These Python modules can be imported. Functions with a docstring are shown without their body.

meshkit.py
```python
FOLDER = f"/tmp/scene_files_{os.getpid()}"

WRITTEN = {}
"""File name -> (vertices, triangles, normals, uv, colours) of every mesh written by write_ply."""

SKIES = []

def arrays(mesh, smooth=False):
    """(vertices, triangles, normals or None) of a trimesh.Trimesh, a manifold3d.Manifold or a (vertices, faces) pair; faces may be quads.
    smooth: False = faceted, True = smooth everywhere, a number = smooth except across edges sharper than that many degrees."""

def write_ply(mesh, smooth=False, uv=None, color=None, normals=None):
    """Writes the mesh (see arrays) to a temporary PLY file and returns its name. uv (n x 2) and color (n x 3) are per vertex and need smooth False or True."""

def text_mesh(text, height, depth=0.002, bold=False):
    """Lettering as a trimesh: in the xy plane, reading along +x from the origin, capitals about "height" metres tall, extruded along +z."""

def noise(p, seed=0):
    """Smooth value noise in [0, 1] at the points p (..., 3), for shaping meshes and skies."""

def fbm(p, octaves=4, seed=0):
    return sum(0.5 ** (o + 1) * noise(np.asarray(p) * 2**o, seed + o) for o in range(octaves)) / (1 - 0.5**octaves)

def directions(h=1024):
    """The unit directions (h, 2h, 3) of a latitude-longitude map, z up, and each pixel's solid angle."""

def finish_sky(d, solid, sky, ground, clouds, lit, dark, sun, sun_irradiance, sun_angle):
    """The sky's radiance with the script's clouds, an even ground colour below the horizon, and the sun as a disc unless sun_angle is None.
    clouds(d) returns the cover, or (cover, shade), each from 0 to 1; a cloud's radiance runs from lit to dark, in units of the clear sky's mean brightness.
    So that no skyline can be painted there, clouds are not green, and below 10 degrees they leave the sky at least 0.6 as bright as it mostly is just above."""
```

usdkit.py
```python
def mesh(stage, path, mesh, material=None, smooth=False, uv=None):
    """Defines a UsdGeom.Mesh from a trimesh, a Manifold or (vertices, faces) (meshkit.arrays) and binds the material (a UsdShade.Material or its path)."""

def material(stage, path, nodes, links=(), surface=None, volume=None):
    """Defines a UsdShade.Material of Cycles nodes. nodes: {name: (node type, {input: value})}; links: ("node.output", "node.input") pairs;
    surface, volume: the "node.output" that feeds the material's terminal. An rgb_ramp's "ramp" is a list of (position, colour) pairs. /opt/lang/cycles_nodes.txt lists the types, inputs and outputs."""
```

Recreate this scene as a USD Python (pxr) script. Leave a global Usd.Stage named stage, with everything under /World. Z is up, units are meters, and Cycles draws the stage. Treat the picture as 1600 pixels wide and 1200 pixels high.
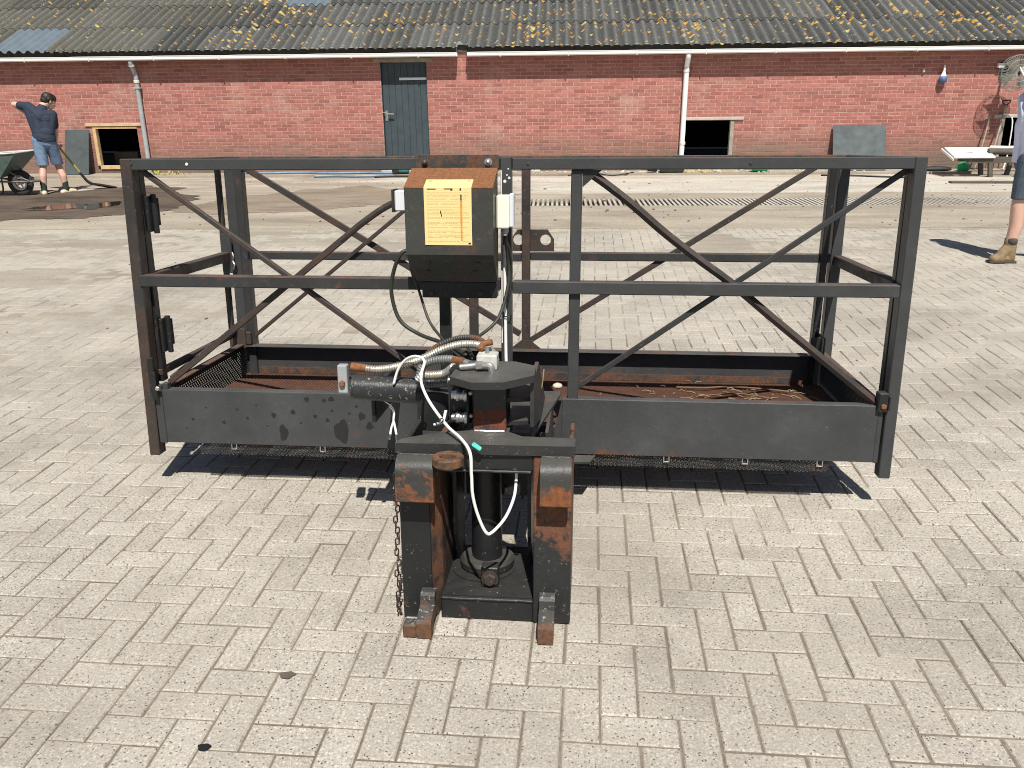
import math, random
import numpy as np
import trimesh, manifold3d, usdkit, meshkit
from shapely.geometry import Polygon, box as sbox, LineString
from shapely import affinity
from pxr import Usd, UsdGeom, UsdLux, UsdShade, Gf, Sdf, Vt

rng = np.random.default_rng(7)
random.seed(7)
stage = Usd.Stage.CreateInMemory()
UsdGeom.SetStageUpAxis(stage, "Z")
UsdGeom.SetStageMetersPerUnit(stage, 1.0)
UsdGeom.Xform.Define(stage, "/World")
UsdGeom.Scope.Define(stage, "/World/Looks")

# ------------------------------------------------------------------ camera, sky, sun, exposure
PITCH, ROLL, CAM_H = 0.3418, -0.0104, 1.55
cam = UsdGeom.Camera.Define(stage, "/World/camera")
cam.CreateHorizontalApertureAttr(36.0)
cam.CreateVerticalApertureAttr(27.0)
cam.CreateFocalLengthAttr(1300.7 / 1600 * 36.0)
cam.CreateClippingRangeAttr(Gf.Vec2f(0.05, 2000.0))
cam.CreateExposureAttr(0.38)
_f = np.array([0, math.cos(PITCH), -math.sin(PITCH)])
_u0 = np.array([0, math.sin(PITCH), math.cos(PITCH)])
_x0 = np.array([1.0, 0, 0])
_r = _x0 * math.cos(ROLL) + _u0 * math.sin(ROLL)
_u = _u0 * math.cos(ROLL) - _x0 * math.sin(ROLL)
_b = -_f
UsdGeom.Xformable(cam).AddTransformOp().Set(Gf.Matrix4d(*_r, 0, *_u, 0, *_b, 0, 0, 0, CAM_H, 1))

SUN_EL = math.radians(57.5)
SUN_AZ = math.atan2(0.13, -0.99)            # direction towards the sun, from +y towards +x
SUN = np.array([math.sin(SUN_AZ) * math.cos(SUN_EL), math.cos(SUN_AZ) * math.cos(SUN_EL), math.sin(SUN_EL)])
sky_mat = usdkit.material(stage, "/World/Looks/sky_look", {
    "sky": ("sky_texture", {"sky_type": "single_scattering", "sun_disc": False, "sun_elevation": SUN_EL, "sun_rotation": SUN_AZ,
                            "air_density": 1.0, "aerosol_density": 1.0, "ozone_density": 1.0}),
    "bg": ("background_shader", {"strength": 0.055})}, [("sky.color", "bg.color")], surface="bg.background")
dome = UsdLux.DomeLight.Define(stage, "/World/sky")
UsdShade.MaterialBindingAPI.Apply(dome.GetPrim()).Bind(sky_mat)
dome.GetPrim().SetCustomDataByKey("label", "clear blue daylight sky")
dome.GetPrim().SetCustomDataByKey("kind", "structure")
sun = UsdLux.DistantLight.Define(stage, "/World/sun")
sun.CreateIntensityAttr(1.25)
sun.CreateAngleAttr(0.5)
sun.CreateColorAttr(Gf.Vec3f(1.0, 0.955, 0.885))
sun.GetPrim().CreateAttribute("inputs:normalize", Sdf.ValueTypeNames.Bool).Set(True)
_zx = np.cross([0, 0, 1.0], SUN); _zx /= np.linalg.norm(_zx); _zy = np.cross(SUN, _zx)
UsdGeom.Xformable(sun).AddTransformOp().Set(Gf.Matrix4d(*_zx, 0, *_zy, 0, *SUN, 0, 0, 0, 30, 1))

# ------------------------------------------------------------------ scene graph helpers
used = {}
def path_of(name, parent):
    base = parent if isinstance(parent, str) else str(parent.GetPath())
    k = (base, name)
    n = used.get(k, -1) + 1
    used[k] = n
    return f"{base}/{name}" if n == 0 else f"{base}/{name}_{n:03d}"

def data(p, label=None, cat=None, group=None, kind=None):
    for k, v in (("label", label), ("category", cat), ("group", group), ("kind", kind)):
        if v:
            p.SetCustomDataByKey(k, v)
    return p

def obj(name, mesh, mat, parent="/World", smooth=False, label=None, cat=None, group=None, kind=None, tone=None):
    m = usdkit.mesh(stage, path_of(name, parent), mesh, mat, smooth=smooth)
    if tone is not None:
        UsdGeom.PrimvarsAPI(m).CreatePrimvar("tone", Sdf.ValueTypeNames.FloatArray, "vertex").Set(Vt.FloatArray.FromNumpy(np.asarray(tone, np.float32)))
    return data(m.GetPrim(), label, cat, group, kind)

def thing(name, label, cat, loc=(0, 0, 0), rotz=0.0, group=None, matrix=None, parent="/World", kind=None):
    x = UsdGeom.Xform.Define(stage, path_of(name, parent))
    if matrix is not None:
        x.AddTransformOp().Set(Gf.Matrix4d(*[float(v) for v in np.asarray(matrix).ravel()]))
    else:
        x.AddTranslateOp().Set(Gf.Vec3d(*map(float, loc)))
        x.AddRotateZOp().Set(math.degrees(rotz))
    return data(x.GetPrim(), label, cat, group, kind)

# ------------------------------------------------------------------ mesh helpers
S = np.array([[sx, sy, sz] for sx in (-1, 1) for sy in (-1, 1) for sz in (-1, 1)], float)
def _cb(h, b):
    out = []
    for s in S:
        for k in range(3):
            v = s * (h - b); v[k] = s[k] * h[k]
            out.append(v)
    return np.array(out)
_CBF = trimesh.Trimesh(_cb(np.ones(3), .2), []).convex_hull if False else None
_t = trimesh.convex.convex_hull(_cb(np.ones(3), .2))
_ref = _cb(np.ones(3), .2)
_idx = [int(np.argmin(np.linalg.norm(_ref - v, axis=1))) for v in _t.vertices]
_CBF = np.array(_idx)[_t.faces]
def T(v, f):
    return trimesh.Trimesh(np.asarray(v, float), np.asarray(f, int), process=False)
def cbox(x0, x1, y0, y1, z0, z1, b=0.0025):
    h = np.array([x1 - x0, y1 - y0, z1 - z0]) / 2
    c = np.array([x1 + x0, y1 + y0, z1 + z0]) / 2
    b = min(b, h.min() * .45)
    return T(_cb(h, b) + c, _CBF)
def bar(p0, p1, w, t, up=(0, 1, 0), b=0.0025):
    """rectangular bar from p0 to p1; t is measured along up, w across"""
    p0, p1, up = (np.asarray(a, float) for a in (p0, p1, up))
    d = p1 - p0; L = np.linalg.norm(d); d /= L
    s = np.cross(d, up); s /= np.linalg.norm(s); u = np.cross(s, d)
    v = _cb(np.array([L, w, t]) / 2, min(b, min(w, t) * .45))
    return T((p0 + p1) / 2 + v[:, :1] * d + v[:, 1:2] * s + v[:, 2:] * u, _CBF)
def cat(ms):
    ms = [m for m in ms if m is not None]
    return trimesh.util.concatenate(ms) if len(ms) > 1 else ms[0]
def spline(pts, n=8):
    p = np.asarray(pts, float)
    if len(p) == 2:
        return p
    q = np.vstack([2 * p[0] - p[1], p, 2 * p[-1] - p[-2]])
    out = []
    for i in range(1, len(q) - 2):
        a, b, c, d = q[i - 1:i + 3]
        for t in np.linspace(0, 1, n, endpoint=False):
            out.append(.5 * ((2 * b) + (c - a) * t + (2 * a - 5 * b + 4 * c - d) * t * t + (3 * b - a - 3 * c + d) * t ** 3))
    out.append(p[-1])
    return np.array(out)
def tube(pts, r, sides=10, n=8, ribs=None, raw=False):
    p = np.asarray(pts, float) if raw else spline(pts, n)
    if ribs:
        seg = np.r_[0, np.cumsum(np.linalg.norm(np.diff(p, axis=0), axis=1))]
        s = np.arange(0, seg[-1], ribs / 4)
        p = np.stack([np.interp(s, seg, p[:, k]) for k in range(3)], 1)
        rr = r * (1 + .15 * np.array([1, .35, -1, .35])[np.arange(len(p)) % 4])
    else:
        rr = np.full(len(p), 1.0) * r if np.ndim(r) == 0 else np.interp(np.linspace(0, 1, len(p)), np.linspace(0, 1, len(r)), r)
    t = np.gradient(p, axis=0); t /= np.linalg.norm(t, axis=1, keepdims=True) + 1e-12
    a = np.cross(t[0], [0, 0, 1.0] if abs(t[0][2]) < .9 else [1.0, 0, 0]); a /= np.linalg.norm(a)
    V = []
    ang = np.arange(sides) * 2 * np.pi / sides
    for i in range(len(p)):
        a = a - t[i] * (a @ t[i]); a /= np.linalg.norm(a)
        b = np.cross(t[i], a)
        V.append(p[i] + rr[i] * (np.cos(ang)[:, None] * a + np.sin(ang)[:, None] * b))
    V = np.vstack(V)
    F = []
    for i in range(len(p) - 1):
        for j in range(sides):
            k = (j + 1) % sides
            F += [[i * sides + j, i * sides + k, (i + 1) * sides + k], [i * sides + j, (i + 1) * sides + k, (i + 1) * sides + j]]
    n0, n1 = len(V), len(V) + 1
    V = np.vstack([V, p[0], p[-1]])
    L = (len(p) - 1) * sides
    for j in range(sides):
        k = (j + 1) % sides
        F += [[n0, k, j], [n1, L + j, L + k]]
    return T(V, F)
def frame(axis):
    z = np.asarray(axis, float); z /= np.linalg.norm(z)
    x = np.cross([0, 1, 0] if abs(z[1]) < .9 else [1, 0, 0], z); x /= np.linalg.norm(x)
    return np.stack([x, np.cross(z, x), z], 1)
def lathe(profile, center, axis=(0, 0, 1), n=24):
    m = trimesh.creation.revolve(np.asarray(profile, float), sections=n)
    R = frame(axis)
    return T(np.asarray(m.vertices) @ R.T + np.asarray(center, float), m.faces)
def cyl(c0, c1, r, n=16, ch=.0015):
    c0, c1 = np.asarray(c0, float), np.asarray(c1, float)
    L = np.linalg.norm(c1 - c0)
    return lathe([(0, 0), (r - ch, 0), (r, ch), (r, L - ch), (r - ch, L), (0, L)], c0, c1 - c0, n)
def hexhead(c, axis, r, h):
    return lathe([(0, 0), (r, 0), (r, h - .003), (r - .003, h), (0, h)], c, axis, 6)
def plate(poly, t, mapping):
    """extrudes the 2D polygon by t; mapping(a, b, c) -> xyz rows"""
    p = poly if isinstance(poly, Polygon) else Polygon(poly)
    m = trimesh.creation.extrude_polygon(p, t, engine="earcut")
    v = np.asarray(m.vertices)
    w = np.stack(mapping(v[:, 0], v[:, 1], v[:, 2]), 1)
    m = T(w, m.faces)
    if m.volume < 0:
        m.invert()
    return m
XY = lambda z0: (lambda a, b, c: (a, b, z0 + c))
YZ = lambda x0: (lambda a, b, c: (x0 + c, a, b))
XZ = lambda y0: (lambda a, b, c: (a, y0 + c, b))
def rounded(w, h, r):
    return sbox(-w / 2 + r, -h / 2 + r, w / 2 - r, h / 2 - r).buffer(r, quad_segs=4)
def sheet(poly, z=0.0):
    v, f = trimesh.creation.triangulate_polygon(poly, engine="earcut")
    m = T(np.c_[v, np.full(len(v), z)], f)
    if m.face_normals[:, 2].mean() < 0:
        m.invert()
    return m
def lattice(a0, a1, b0, b1, step, w, t, mapping):
    """expanded metal: two sets of crossing thin strips filling the rectangle"""
    ms = []
    R = sbox(a0, b0, a1, b1)
    for s, c in ((1, 0.0), (-1, t * .7)):
        k0, k1 = (b0 - s * (a1 if s > 0 else a0)), (b1 - s * (a0 if s > 0 else a1))
        for k in np.arange(k0, k1, step * math.sqrt(2)):
            l = LineString([(a0 - 1, s * (a0 - 1) + k), (a1 + 1, s * (a1 + 1) + k)]).intersection(R)
            if l.is_empty or l.length < .004 or l.geom_type != "LineString":
                continue
            (p, q), (p2, q2) = l.coords[0], l.coords[-1]
            P0, P1 = np.array([p, q, c]), np.array([p2, q2, c])
            d = (P1 - P0) / np.linalg.norm(P1 - P0); n = np.array([-d[1], d[0], 0]) * w / 2
            v = [P0 - n, P0 + n, P1 + n, P1 - n]
            ms.append(np.array(v + [x + [0, 0, t] for x in v]))
    F0 = np.array([[0, 2, 1], [0, 3, 2], [4, 5, 6], [4, 6, 7], [0, 1, 5], [0, 5, 4], [1, 2, 6], [1, 6, 5], [2, 3, 7], [2, 7, 6], [3, 0, 4], [3, 4, 7]])
    V = np.vstack(ms); F = np.vstack([F0 + 8 * i for i in range(len(ms))])
    return T(np.stack(mapping(V[:, 0], V[:, 1], V[:, 2]), 1), F)
def stack(vf):
    V, F, n = [], [], 0
    for v, f in vf:
        V.append(v); F.append(np.asarray(f) + n); n += len(v)
    return T(np.vstack(V), np.vstack(F))

# ------------------------------------------------------------------ materials
def mat(name, nodes, links, surface="p.BSDF"):
    return usdkit.material(stage, "/World/Looks/" + name, nodes, links, surface=surface)
def plain(name, color, rough=.5, metallic=0.0, var=.25, scale=12.0, bump=.0, spec=.5, dist=.004):
    nodes = {"g": ("texture_coordinate", {}),
             "n": ("noise_texture", {"scale": scale, "detail": 5.0, "roughness": .65}),
             "r": ("rgb_ramp", {"ramp": [(0.25, [c * (1 - var) for c in color]), (0.75, [min(1, c * (1 + var)) for c in color])]}),
             "p": ("principled_bsdf", {"roughness": rough, "metallic": metallic, "specular_ior_level": spec})}
    links = [("g.object", "n.vector"), ("n.fac", "r.fac"), ("r.color", "p.base_color")]
    if bump:
        nodes["n2"] = ("noise_texture", {"scale": scale * 6, "detail": 4.0})
        nodes["bp"] = ("bump", {"strength": bump, "distance": dist})
        links += [("g.object", "n2.vector"), ("n2.fac", "bp.height"), ("bp.normal", "p.normal")]
    return mat(name, nodes, links)

def steel(name, paint=(.030, .033, .035), rust_lo=.58, rust_hi=.70, toprust=.25, rust_scale=7.0, rough=.42, worn=.10,
          rust_a=(.052, .027, .018), rust_b=(.165, .070, .036), dust=.25, fine=34.0, zbias=None, wear=.61, wear_col=(.20, .195, .18)):
    """worn dark paint over steel, rust in patches and on faces that look up"""
    nodes = {
        "g": ("texture_coordinate", {}), "geo": ("geometry", {}),
        "sep": ("separate_xyz", {}),
        "n1": ("noise_texture", {"scale": rust_scale, "detail": 8.0, "roughness": .68, "distortion": .4}),
        "up": ("map_range", {"from_min": .6, "from_max": .95, "to_min": 0.0, "to_max": toprust, "clamp": True}),
        "sum0": ("math", {"math_type": "add"}), "sum": ("math", {"math_type": "add"}), "os": ("separate_xyz", {}),
        "zb": ("map_range", {"from_min": (zbias or (0, 1, 0, 0))[0], "from_max": (zbias or (0, 1, 0, 0))[1], "to_min": (zbias or (0, 1, 0, 0))[2], "to_max": (zbias or (0, 1, 0, 0))[3], "clamp": True}),
        "rm": ("map_range", {"from_min": rust_lo, "from_max": rust_hi, "to_min": 0.0, "to_max": 1.0, "clamp": True}),
        "n2": ("noise_texture", {"scale": fine, "detail": 7.0, "roughness": .75}),
        "du": ("map_range", {"from_min": .55, "from_max": .98, "to_min": 0.0, "to_max": dust, "clamp": True}),
        "dn": ("map_range", {"from_min": .34, "from_max": .62, "to_min": .35, "to_max": 1.2, "clamp": True}),
        "df": ("math", {"math_type": "multiply", "use_clamp": True}),
        "md": ("mix", {"mix_type": "mix", "color2": (.150, .142, .128)}),
        "rc": ("rgb_ramp", {"ramp": [(.28, rust_a), (.52, [(a + b) / 2 for a, b in zip(rust_a, rust_b)]), (.74, rust_b)]}),
        "n3": ("noise_texture", {"scale": 3.0, "detail": 7.0, "roughness": .7}),
        "pc": ("rgb_ramp", {"ramp": [(.30, [c * .72 for c in paint]), (.55, paint), (.75, [c * 1.35 for c in paint])]}),
        "n4": ("noise_texture", {"scale": 60.0, "detail": 5.0, "roughness": .75}),
        "wm": ("map_range", {"from_min": wear, "from_max": wear + .06, "to_min": 0.0, "to_max": worn * 5, "clamp": True}),
        "m0": ("mix", {"mix_type": "mix", "color2": wear_col}),
        "m1": ("mix", {"mix_type": "mix"}),
        "rr": ("map_range", {"from_min": 0.0, "from_max": 1.0, "to_min": rough, "to_max": .85, "clamp": True}),
        "bp0": ("bump", {"strength": .30, "distance": .02}), "bp": ("bump", {"strength": .35, "distance": .003}),
        "p": ("principled_bsdf", {"specular_ior_level": .32})}
    links = [("g.object", "n1.vector"), ("geo.normal", "sep.vector"), ("sep.z", "up.value"), ("n1.fac", "sum0.value1"), ("up.result", "sum0.value2"), ("g.object", "os.vector"), ("os.z", "zb.value"), ("sum0.value", "sum.value1"), ("zb.result", "sum.value2"),
             ("sum.value", "rm.value"), ("g.object", "n2.vector"), ("n2.fac", "rc.fac"), ("g.object", "n3.vector"), ("n3.fac", "pc.fac"),
             ("g.object", "n4.vector"), ("n4.fac", "wm.value"), ("wm.result", "m0.fac"), ("pc.color", "m0.color1"),
             ("rm.result", "m1.fac"), ("m0.color", "m1.color1"), ("rc.color", "m1.color2"), ("sep.z", "du.value"), ("n3.fac", "dn.value"),
             ("du.result", "df.value1"), ("dn.result", "df.value2"), ("df.value", "md.fac"), ("m1.color", "md.color1"), ("md.color", "p.base_color"),
             ("rm.result", "rr.value"), ("rr.result", "p.roughness"), ("n3.fac", "bp0.height"), ("bp0.normal", "bp.normal"), ("n2.fac", "bp.height"), ("bp.normal", "p.normal")]
    return mat(name, nodes, links)

M = {}
M["steel"] = steel("worn_grey_steel", paint=(.035, .0358, .0358), worn=.05, toprust=.20, rust_lo=.57, rust_hi=.72)
M["steel_clean"] = steel("grey_painted_steel", paint=(.046, .0475, .0485), rust_lo=.64, rust_hi=.78, toprust=.13, worn=.05, wear=.66)
M["steel_kick"] = steel("kick_plate_paint", paint=(.049, .051, .0525), rust_lo=.635, rust_hi=.80, toprust=.10, worn=.06, wear=.63, rust_scale=4.5, zbias=(.055, .085, .14, .0))
M["steel_rear"] = steel("rear_kick_plate_paint", paint=(.052, .053, .053), rust_lo=.58, rust_hi=.72, toprust=.12, worn=.04, zbias=(.12, .20, .26, .0))
M["steel_dusty"] = steel("dusty_coupler_steel", paint=(.028, .0285, .028), rust_lo=.66, rust_hi=.74, toprust=.0, worn=.10, dust=.42)
M["steel_black"] = steel("black_painted_steel", paint=(.017, .0182, .0188), rust_lo=.63, rust_hi=.72, toprust=.0, worn=.20, rough=.38, dust=.2, wear=.635, wear_col=(.24, .235, .22))
M["steel_flaked"] = steel("flaked_black_paint", paint=(.028, .030, .031), rust_lo=.64, rust_hi=.70, toprust=.0, worn=.20, rough=.36, dust=.1, rust_scale=16.0, wear=.60, wear_col=(.36, .355, .33))
M["steel_brown"] = steel("brown_rusted_steel", paint=(.038, .0355, .034), rust_lo=.40, rust_hi=.72, toprust=.15, rust_scale=6.0, rust_a=(.032, .021, .016), rust_b=(.098, .050, .030))
M["steel_box"] = steel("olive_grey_box_steel", paint=(.044, .045, .040), rust_lo=.52, rust_hi=.66, toprust=.0, rust_scale=8.0, rust_a=(.050, .030, .020), rust_b=(.13, .062, .034), fine=90.0)
M["steel_patch"] = steel("black_paint_over_rust", paint=(.022, .0235, .0235), rust_lo=.50, rust_hi=.55, toprust=.0, rust_scale=7.5, zbias=(-.10, .22, -.13, .13), rust_a=(.060, .030, .020), rust_b=(.19, .080, .042), fine=70.0, worn=.16, dust=.1)
M["steel_rusty"] = steel("heavily_rusted_steel", paint=(.045, .044, .042), rust_lo=.43, rust_hi=.58, toprust=.02, rust_scale=11.0, rust_a=(.055, .028, .018), rust_b=(.185, .078, .038), fine=70.0, dust=.15)
M["steel_hook"] = steel("paint_and_rust_patchwork", paint=(.040, .040, .037), rust_lo=.49, rust_hi=.57, toprust=-.10, rust_scale=15.0, zbias=(.24, .34, .07, -.10), rust_a=(.080, .034, .018), rust_b=(.27, .095, .034), fine=60.0, worn=.12)
M["steel_column"] = steel("column_paint_with_rust", paint=(.036, .037, .036), rust_lo=.50, rust_hi=.56, toprust=.0, rust_scale=17.0, zbias=(.40, .52, .06, -.12), rust_a=(.07, .030, .018), rust_b=(.24, .065, .035), fine=60.0, worn=.12, dust=.4)
M["steel_lower_hook"] = steel("lower_hook_rust", paint=(.040, .040, .038), rust_lo=.46, rust_hi=.58, toprust=-.06, rust_scale=14.0, zbias=(-.16, -.11, .16, -.10), rust_a=(.055, .030, .020), rust_b=(.17, .085, .045), fine=70.0, worn=.25, wear=.57, wear_col=(.34, .33, .31))
M["ring_rust"] = steel("dull_rust", paint=(.05, .036, .026), rust_lo=.34, rust_hi=.52, toprust=.0, rust_scale=28.0, rust_a=(.075, .036, .020), rust_b=(.22, .105, .052), fine=80.0, dust=.1)
M["rust"] = steel("orange_rust", paint=(.07, .045, .030), rust_lo=.30, rust_hi=.46, toprust=.05, rust_scale=30.0, rust_a=(.10, .044, .020), rust_b=(.30, .128, .052), fine=95.0, dust=.0)
M["floor_rust"] = steel("rusted_floor_mesh", rust_lo=.30, rust_hi=.45, toprust=.2, rust_a=(.050, .023, .014), rust_b=(.150, .058, .028), dust=.15)
M["shiny"] = plain("bare_bright_steel", (.62, .60, .57), .32, 1.0, .2, 40.0, .1)
M["bolt"] = plain("zinc_bolt", (.42, .40, .38), .45, .8, .3, 60.0)
M["armor"] = plain("steel_hose_armour", (.56, .53, .45), .36, .7, .35, 25.0)
M["armor_grey"] = plain("grey_hose_armour", (.15, .155, .15), .5, .2, .3, 25.0)
M["rubber"] = plain("black_rubber", (.017, .0175, .017), .6, 0, .3, 20.0)
M["cable"] = plain("dull_black_cable", (.030, .031, .025), .55, 0, .3, 20.0)
M["white_cable"] = plain("white_cable", (.74, .74, .71), .5, 0, .10, 14.0)
M["white_paint"] = plain("white_paint", (.78, .78, .75), .45, 0, .06, 4.0)
M["white_dirty"] = plain("dusty_white_paint", (.62, .60, .55), .6, 0, .18, 5.0)
M["grey_plastic"] = plain("light_grey_plastic", (.60, .62, .65), .5, 0, .06, 6.0)
M["cream_plastic"] = plain("cream_plastic", (.78, .76, .62), .45, 0, .06, 6.0)
M["valve"] = plain("dirty_white_casting", (.48, .47, .43), .6, 0, .3, 30.0)
M["pvc"] = plain("grey_pipe_plastic", (.33, .35, .36), .5, 0, .18, 5.0)
M["tag"] = plain("turquoise_tag", (.10, .62, .55), .5, 0, .2, 60.0)
M["chain"] = plain("rusty_chain_steel", (.055, .036, .026), .6, .4, .5, 50.0)
M["soft_stain"] = plain("brown_oil_stain", (.10, .085, .066), .6, 0, .25, 40.0)
M["stain"] = plain("dried_oil_stain", (.013, .0135, .014), .45, 0, .2, 30.0)
M["dark_panel"] = plain("dark_green_grey_panel", (.052, .066, .066), .75, 0, .30, 4.0, .2)
M["panel_marked"] = plain("slate_grey_panel", (.075, .092, .095), .75, 0, .4, 5.0, .2)
M["door"] = plain("blue_grey_door_paint", (.040, .056, .066), .6, 0, .22, 5.0, .15)
M["wood_new"] = plain("pale_new_wood", (.55, .38, .20), .7, 0, .25, 9.0, .2)
M["wood_grey"] = plain("weathered_wood", (.30, .27, .22), .8, 0, .3, 9.0, .2)
M["wood_dark"] = plain("dark_old_wood", (.085, .072, .058), .8, 0, .35, 9.0, .2)
M["concrete_lintel"] = plain("grey_concrete_lintel", (.42, .40, .36), .85, 0, .2, 9.0, .2)
M["interior"] = plain("dark_barn_interior", (.05, .045, .04), .9, 0, .2, 3.0)
M["skin"] = plain("pale_skin", (.58, .36, .27), .5, 0, .08, 6.0)
M["hair"] = plain("dark_brown_hair", (.020, .013, .009), .55, 0, .4, 60.0)
M["navy"] = plain("navy_cotton", (.016, .024, .044), .85, 0, .2, 14.0, .3, dist=.01)
M["denim"] = plain("faded_denim", (.17, .25, .36), .85, 0, .35, 10.0, .3, dist=.01)
M["denim_grey"] = plain("grey_blue_denim", (.065, .088, .115), .85, 0, .3, 10.0, .3, dist=.01)
M["shirt_white"] = plain("pale_lilac_cotton", (.63, .64, .76), .85, 0, .06, 8.0, .3, dist=.012)
M["sock"] = plain("dark_green_sock", (.022, .038, .026), .9, 0, .3, 30.0)
M["clog"] = plain("cream_clog_wood", (.66, .56, .38), .6, 0, .12, 10.0)
M["boot"] = plain("tan_work_boot", (.22, .155, .085), .75, 0, .35, 25.0, .3)
M["sole"] = plain("dark_boot_sole", (.05, .042, .034), .8, 0, .3, 25.0)
M["tyre"] = plain("dirty_black_tyre", (.028, .027, .025), .75, 0, .4, 20.0)
M["barrow_green"] = plain("grey_green_barrow_paint", (.115, .165, .14), .5, .2, .4, 7.0)
M["barrow_metal"] = plain("worn_barrow_tube", (.16, .15, .14), .55, .4, .4, 10.0)
M["tool_yellow"] = plain("yellow_green_handle", (.34, .30, .055), .5, 0, .25, 8.0)
M["tool_black"] = plain("black_shovel_steel", (.030, .028, .026), .55, .3, .4, 12.0)
M["blue"] = plain("blue_paint", (.055, .11, .26), .5, 0, .2, 15.0)
M["hose_blue"] = plain("light_blue_hose_plastic", (.16, .23, .31), .45, 0, .3, 6.0)
M["green_plastic"] = plain("bright_green_plastic", (.02, .40, .16), .45, 0, .15, 8.0)
M["teal_plastic"] = plain("dark_teal_plastic", (.03, .16, .15), .5, 0, .2, 8.0)
M["fan_wire"] = plain("grey_fan_wire", (.36, .37, .34), .5, .4, .2, 15.0)
M["fan_blade"] = plain("translucent_grey_blade", (.22, .21, .17), .4, 0, .15, 8.0)
M["straw"] = plain("dry_straw", (.36, .29, .16), .8, 0, .35, 40.0)
M["twig"] = plain("brown_twig", (.16, .085, .045), .8, 0, .4, 40.0)
M["stone"] = plain("pale_rubble", (.46, .42, .34), .85, 0, .25, 15.0, .3)
M["weed"] = plain("yellow_green_weed", (.30, .33, .05), .7, 0, .4, 30.0)
M["water"] = mat("puddle_water", {"n": ("noise_texture", {"scale": 6.0, "detail": 3.0}), "g": ("geometry", {}), "bp": ("bump", {"strength": .04, "distance": .01}),
    "p": ("principled_bsdf", {"base_color": (.035, .028, .022), "roughness": .04, "specular_ior_level": .6})}, [("g.position", "n.vector"), ("n.fac", "bp.height"), ("bp.normal", "p.normal")])

# yellow instruction sheet: paper with faint stains
M["paper"] = plain("yellow_sheet_paper", (.70, .555, .245), .55, 0, .05, 9.0)
M["print"] = plain("faded_print", (.60, .465, .20), .6, 0, .1, 20.0)
M["ink"] = plain("black_print", (.03, .028, .02), .6, 0, .1, 20.0)
M["streak"] = plain("rust_streak", (.60, .26, .04), .6, 0, .25, 60.0)

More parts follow.
